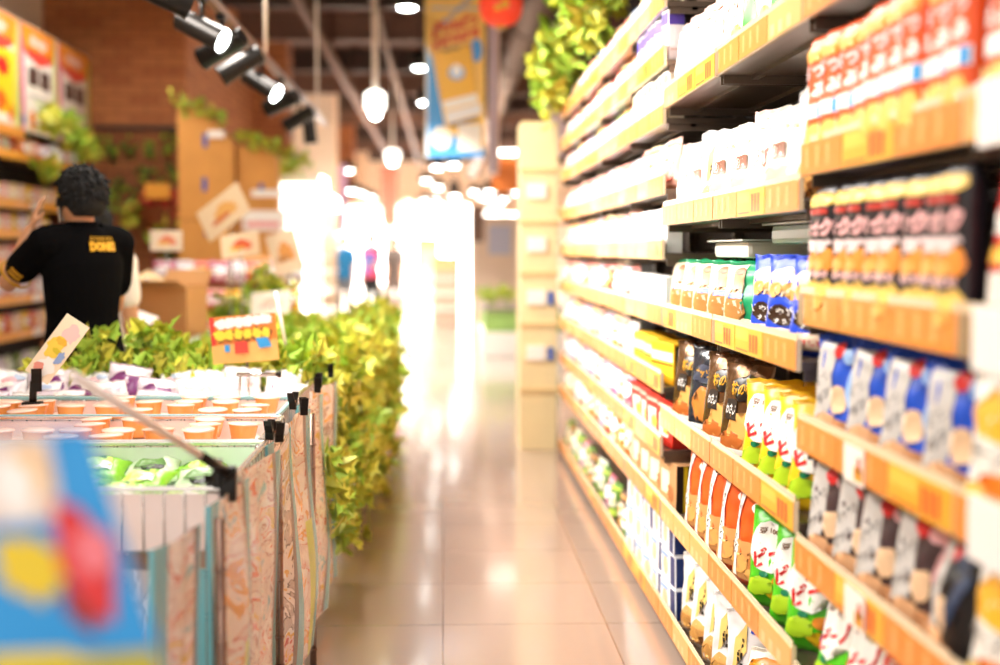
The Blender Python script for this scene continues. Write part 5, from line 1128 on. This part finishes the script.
def carton_box(x, y, z, w_, d_, h, rz, label, flaps=True):
    e = empty('cardboard_box', (x, y, z), rz, label, 'box')
    bm = bmesh.new(); t = .006
    bx(bm, -w_ / 2, w_ / 2, -d_ / 2, -d_ / 2 + t, 0, h); bx(bm, -w_ / 2, w_ / 2, d_ / 2 - t, d_ / 2, 0, h); bx(bm, -w_ / 2, -w_ / 2 + t, -d_ / 2 + t, d_ / 2 - t, 0, h); bx(bm, w_ / 2 - t, w_ / 2, -d_ / 2 + t, d_ / 2 - t, 0, h); bx(bm, -w_ / 2 + t, w_ / 2 - t, -d_ / 2 + t, d_ / 2 - t, 0, t)
    mesh('body', bm, carton_m, e)
    for sg in (-1, 1):
        bm = bmesh.new(); a = .6 + .3 * sg; y0_ = sg * d_ / 2
        v = [Vector((-w_ / 2, y0_, h)), Vector((w_ / 2, y0_, h)), Vector((w_ / 2, y0_ + sg * math.cos(a) * d_ * .45, h + math.sin(a) * d_ * .45)), Vector((-w_ / 2, y0_ + sg * math.cos(a) * d_ * .45, h + math.sin(a) * d_ * .45))]
        A = [bm.verts.new(p) for p in v]; B = [bm.verts.new(p + Vector((0, 0, .005))) for p in v]
        bm.faces.new(A); bm.faces.new(B[::-1])
        for i in range(4): bm.faces.new((A[i], B[i], B[(i + 1) % 4], A[(i + 1) % 4]))
        mesh('flap', bm, carton_m, e)
    return e
for i, (x0, x1, y0, y1, z1, l) in enumerate([(-1.98, -1.45, 8.6, 9.2, .80, 'left large wooden crate of the produce stand'), (-1.52, -1.15, 10.9, 11.5, .80, 'right large wooden crate of the produce stand'), (-2.6, -2.0, 8.7, 9.3, .78, 'wooden crate behind the man in black')]):
    crate(x0, x1, y0, y1, 0, z1, l)
carton_box(-1.86, 7.4, .0, .32, .3, 1.02, .1, 'tall brown cardboard box right behind the man in black')
carton_box(-1.60, 8.0, .0, .3, .26, 1.15, -.3, 'brown cardboard box with an open flap beside the red packs')
carton_box(-1.86, 7.42, 1.03, .3, .28, .16, .1, 'small brown cardboard box stacked on the tall one')
stand = empty('produce_stand', (-1.55, 9.85, 0), 0, 'brown stepped stand holding red flowers and packs left of the glowing wall', 'display stand')
for k in range(3):
    mesh('shelf', box(-.75, .40, k * .32, k * .32 + .34, .62 + k * .22, .66 + k * .22), wood, stand)
    mesh('riser', box(-.75, .40, k * .32, k * .32 + .02, .0 if k == 0 else .44 + k * .22, .62 + k * .22), M('dark_wood', H('#5a3018'), .7), stand)
for (xx) in (-.75, .37): mesh('side', box(xx, xx + .03, 0, 1.0, 0, .9), wood, stand)
for k in range(3):
    for i in range(8):
        key = ['past7', 'past2', 'past8', 'past14', 'past11', 'past9'][(i * 2 + k) % 6]
        put(key, -2.2 + i * .145, 9.91 + k * .32, .662 + k * .22, RNG.uniform(-.2, .2), 'red and white pack on the produce stand, %s from the left, %s step' % (ORD_[i], ['lowest', 'middle', 'top'][k]), 'pack', 'red packs on the produce stand', -.25)
for i, (x, y, z, sz, m_) in enumerate([(-1.98, 9.5, 1.12, .12, (leaf_y, leaf_g)), (-1.55, 9.5, 1.0, .12, (leaf_g, leaf_y)), (-1.3, 9.55, 1.2, .13, (leaf_y, leaf_g)), (-1.35, 9.5, .9, .1, (leaf_g, leaf_d))]):
    garland([(x, y, z), (x + .08, y - .02, z - .1), (x + .04, y - .03, z - .22)], 45, .1, (.06, .05, .05), '%s leafy sprig on the produce stand' % ORD_[i], name='leaf_sprig', seed=800 + i, mats=m_)
for i, (p0, p1, p2, col, l) in enumerate([
    ((-1.62, 9.35, 1.42), (-1.33, 9.3, 1.64), (-1.72, 9.4, 1.62), '#e2cba8', 'slanted cream sign in front of the lower plywood panel'),
    ((-1.98, 8.3, 1.16), (-1.66, 8.2, 1.0), (-1.86, 8.5, 1.24), '#e6c494', 'pale cardboard sheet sloping over the boxes'),
    ((-2.02, 9.3, 1.36), (-1.80, 9.3, 1.36), (-2.02, 9.3, 1.50), '#efdcc4', 'white framed card on the produce stand, left'),
    ((-1.52, 9.25, 1.30), (-1.26, 9.25, 1.34), (-1.54, 9.3, 1.46), '#ecd2ae', 'cream card with red print on the produce stand'),
    ((-1.16, 9.3, 1.18), (-.95, 9.2, 1.24), (-1.24, 9.35, 1.46), '#f6dcc0', 'tilted oval looking card on the produce stand, right'),
    ((-1.28, 8.9, .93), (-1.02, 8.9, .95), (-1.28, 8.95, 1.08), '#fdf3e6', 'white folded card low in front of the produce stand'),
    ((-1.95, 7.6, .98), (-1.72, 7.6, .90), (-1.86, 7.7, 1.06), '#fbf6ee', 'white paper tent above the green leaves'),
    ((-1.80, 8.45, .99), (-1.56, 8.45, .99), (-1.80, 8.5, 1.10), '#e8b81e', 'yellow and black sign beside the tall cardboard box')]):
    des = [('b', .1, .5, .5, .25, C(['#e0a860', '#e6d0ae', '#e88a6a', '#d9603a', '#e8a05a', '#f0d0c0', '#f4ece4', '#2a2018'][i])), ('r', -.6, .3, .2, .42, C(['#c9603a', '#e9cfa4', '#f0c050', '#f0c050', '#c98a5a', '#d8c8c0', '#e8dcd0', '#e8b81e'][i]))]
    o_ = card('display_card', [p0, p1, p2], C(col), l, des, 'card')
    pb = bmesh.new(); mx_, my_ = (p0[0] + p1[0]) / 2, (p0[1] + p1[1]) / 2 + .012; cyl(pb, (mx_, my_, 0), (mx_, my_, (p0[2] + p2[2]) / 2), .006, seg=8); cyl(pb, (mx_, my_, 0), (mx_, my_, .012), .06, seg=16); mesh('card_post', pb, steelp, o_)
carton_box(-1.55, 12.0, .0, .36, .3, 1.2, .35, 'brown cardboard box near the glowing wall')
tbl = empty('display_table', (-1.2, 6.6, 0), 0, 'table with magazines behind the green leaves', 'table')
mesh('top', box(-.55, .2, .0, .0 + .3, .80, .83, .004), M('pale_table', H('#e8dccb'), .5), tbl) if False else None
bpy.data.objects.remove(tbl)

# ------------------------------------------------------------ bright shop fronts along the left, far units
def lit_case(x0, x1, y0, y1, h, label, strength=4.5, shelves=5):
    e = empty('lit_display_case', (x0, y0, 0), 0, label, 'display case'); w_ = x1 - x0; L = y1 - y0
    mesh('cabinet', box(0, w_ * .5, 0, L, 0, h, .01), M('white_cabinet', H('#f6f0e8'), .4), e)
    mesh('plinth', box(0, w_, 0, L, 0, .25, .01), M('white_cabinet', H('#f6f0e8'), .4), e)
    mesh('light_header', box(w_ * .5, w_, 0, L, h - .22, h, .01), M('case_light_%g' % strength, (1, 1, 1), .4, emit=(1, .95, .86), es=strength), e)
    mesh('light_panel', box(w_ * .5, w_ * .5 + .02, .05, L - .05, .3, h - .24), M('case_back_%g' % strength, (1, 1, 1), .4, emit=(1, .93, .82), es=strength * .35), e)
    for k in range(shelves):
        z = .3 + k * (h - .6) / shelves; mesh('shelf', box(w_ * .5 + .02, w_, .03, L - .03, z, z + .03), M('white_cabinet', H('#f6f0e8'), .4), e)
    mesh('end_wall', box(0, w_, -.04, 0, 0, h, .005), M('case_end', H('#fbf2e4'), .5), e)
    mesh('end_light_panel', box(w_ * .3, w_ * .95, -.06, -.04, .3, h - .1, .005), M('case_glow', (1, 1, 1), .4, emit=(1, .95, .84), es=2.2), e)
    return e
lit_case(-2.3, -1.36, 14.9, 15.9, 2.2, 'glowing white display case behind the lower plywood panel', 6)
lit_case(-2.6, -1.9, 20.3, 24.6, 2.3, 'second glowing display case farther along the left wall', 6)
lit_case(-2.4, -1.5, 29.5, 35, 2.4, 'white glowing case beyond the three distant people', 1.6)
lit_case(-1.35, -.75, 31, 37, 2.5, 'pale glowing column case left of the bright doorway', 2.5)
# light box sign column and pink banner on the far left
for (x, y, z0, z1, w_, col, l) in [(-1.98, 25.9, 1.7, 3.0, .25, '#d8b8e8', 'far pale violet banner hanging above the distant people'), (-1.2, 30, 1.9, 3.2, .35, '#e88a7a', 'far red banner beside the violet one'), (1.15, 13.2, 2.3, 3.6, .3, '#e8cfd6', 'pale pink banner above the plywood end panel')]:
    e = empty('hanging_banner', (x, y, z0), 0, l, 'banner'); mesh('cloth', box(-w_ / 2, w_ / 2, 0, .01, 0, z1 - z0), C(col, .5), e); mesh('hanging_bar', box(-w_ / 2 - .02, w_ / 2 + .02, -.01, .02, z1 - z0, z1 - z0 + .03), steelp, e); mesh('cord', box(-.004, .004, 0, .008, z1 - z0 + .03, 4.5 - z0), steelp, e)
# far right island: green crate, shelf, orange shop sign
e = empty('produce_island', (.95, 17, 0), 0, 'green edged produce island beyond the plywood end panel', 'display island')
mesh('base', box(-.45, .6, 0, 2.2, 0, .32, .02), M('white_cabinet', H('#f6f0e8'), .4), e); mesh('tray', box(-.42, .57, .04, 2.16, .32, .6, .02), C('#9cc46a', .5), e); mesh('top_rail', box(-.46, .61, -.02, 2.22, .6, .64, .01), wire, e)
for i in range(4): bunch(.65 + .22 * i, 17.3 + (i % 2) * .5, .60, .3, 60, 900 + i, '%s far green bunch on the produce island' % ORD_[i], 'bunches on the produce island', mats=(leaf_g, leaf_y), wd=.14)
e = empty('magazine_rack', (.75, 20.5, 0), 0, 'pale rack with a dark top beyond the produce island', 'rack')
mesh('panel', box(-.3, .5, 0, .5, 0, 1.9, .01), C('#f2dcc6', .5), e); mesh('dark_top', box(-.32, -.12, -.02, .52, 1.5, 2.05, .01), C('#8a6a58', .5), e); mesh('screen', box(-.05, .3, -.02, 0, 1.3, 1.75), C('#c9cce0', .4), e)
for (x, y, w_, h, c_, l) in [(.05, 24, .5, 1.1, '#e8b8a4', 'far pink produce bin in the middle of the hall'), (-.35, 30, .5, 1.5, '#f6e2c4', 'far cream shelf unit in the middle of the hall'), (1.5, 27, .9, 1.9, '#f6e6d0', 'far cream shelf unit on the right'), (2.6, 33, 1.4, 2.3, '#fbeedd', 'farthest pale kiosk on the right')]:
    e = empty('far_display', (x, y, 0), 0, l, 'display unit')
    mesh('body', box(-w_ / 2, w_ / 2, 0, .6, 0, h, .02), C(c_, .5), e)
    for k in range(1, 4): mesh('shelf_lip', box(-w_ / 2 - .02, w_ / 2 + .02, -.06, 0, k * h / 4, k * h / 4 + .05, .005), cardw, e)
    mesh('header', box(-w_ / 2, w_ / 2, -.04, .0, h - .1, h + .15, .01), C('#f4c890', .5), e)
e = empty('shop_sign', (.75, 15.5, 2.05), 0, 'orange shop sign hanging left of the plywood end panel', 'sign')
mesh('board', box(-.18, .25, 0, .04, 0, .38, .005), C('#e8823a', .5), e); mesh('top_light', box(-.22, .3, -.05, .08, .42, .48, .01), M('sign_light', (1, 1, 1), .3, emit=(1, .93, .8), es=6), e); mesh('cord', box(0, .006, .02, .026, .48, 2.45), steelp, e)


garland([(-1.95, 14.75, 2.28), (-1.7, 14.75, 2.34), (-1.45, 14.75, 2.26)], 60, .12, (.06, .04, .06), 'leaves along the top of the glowing display case', seed=44)
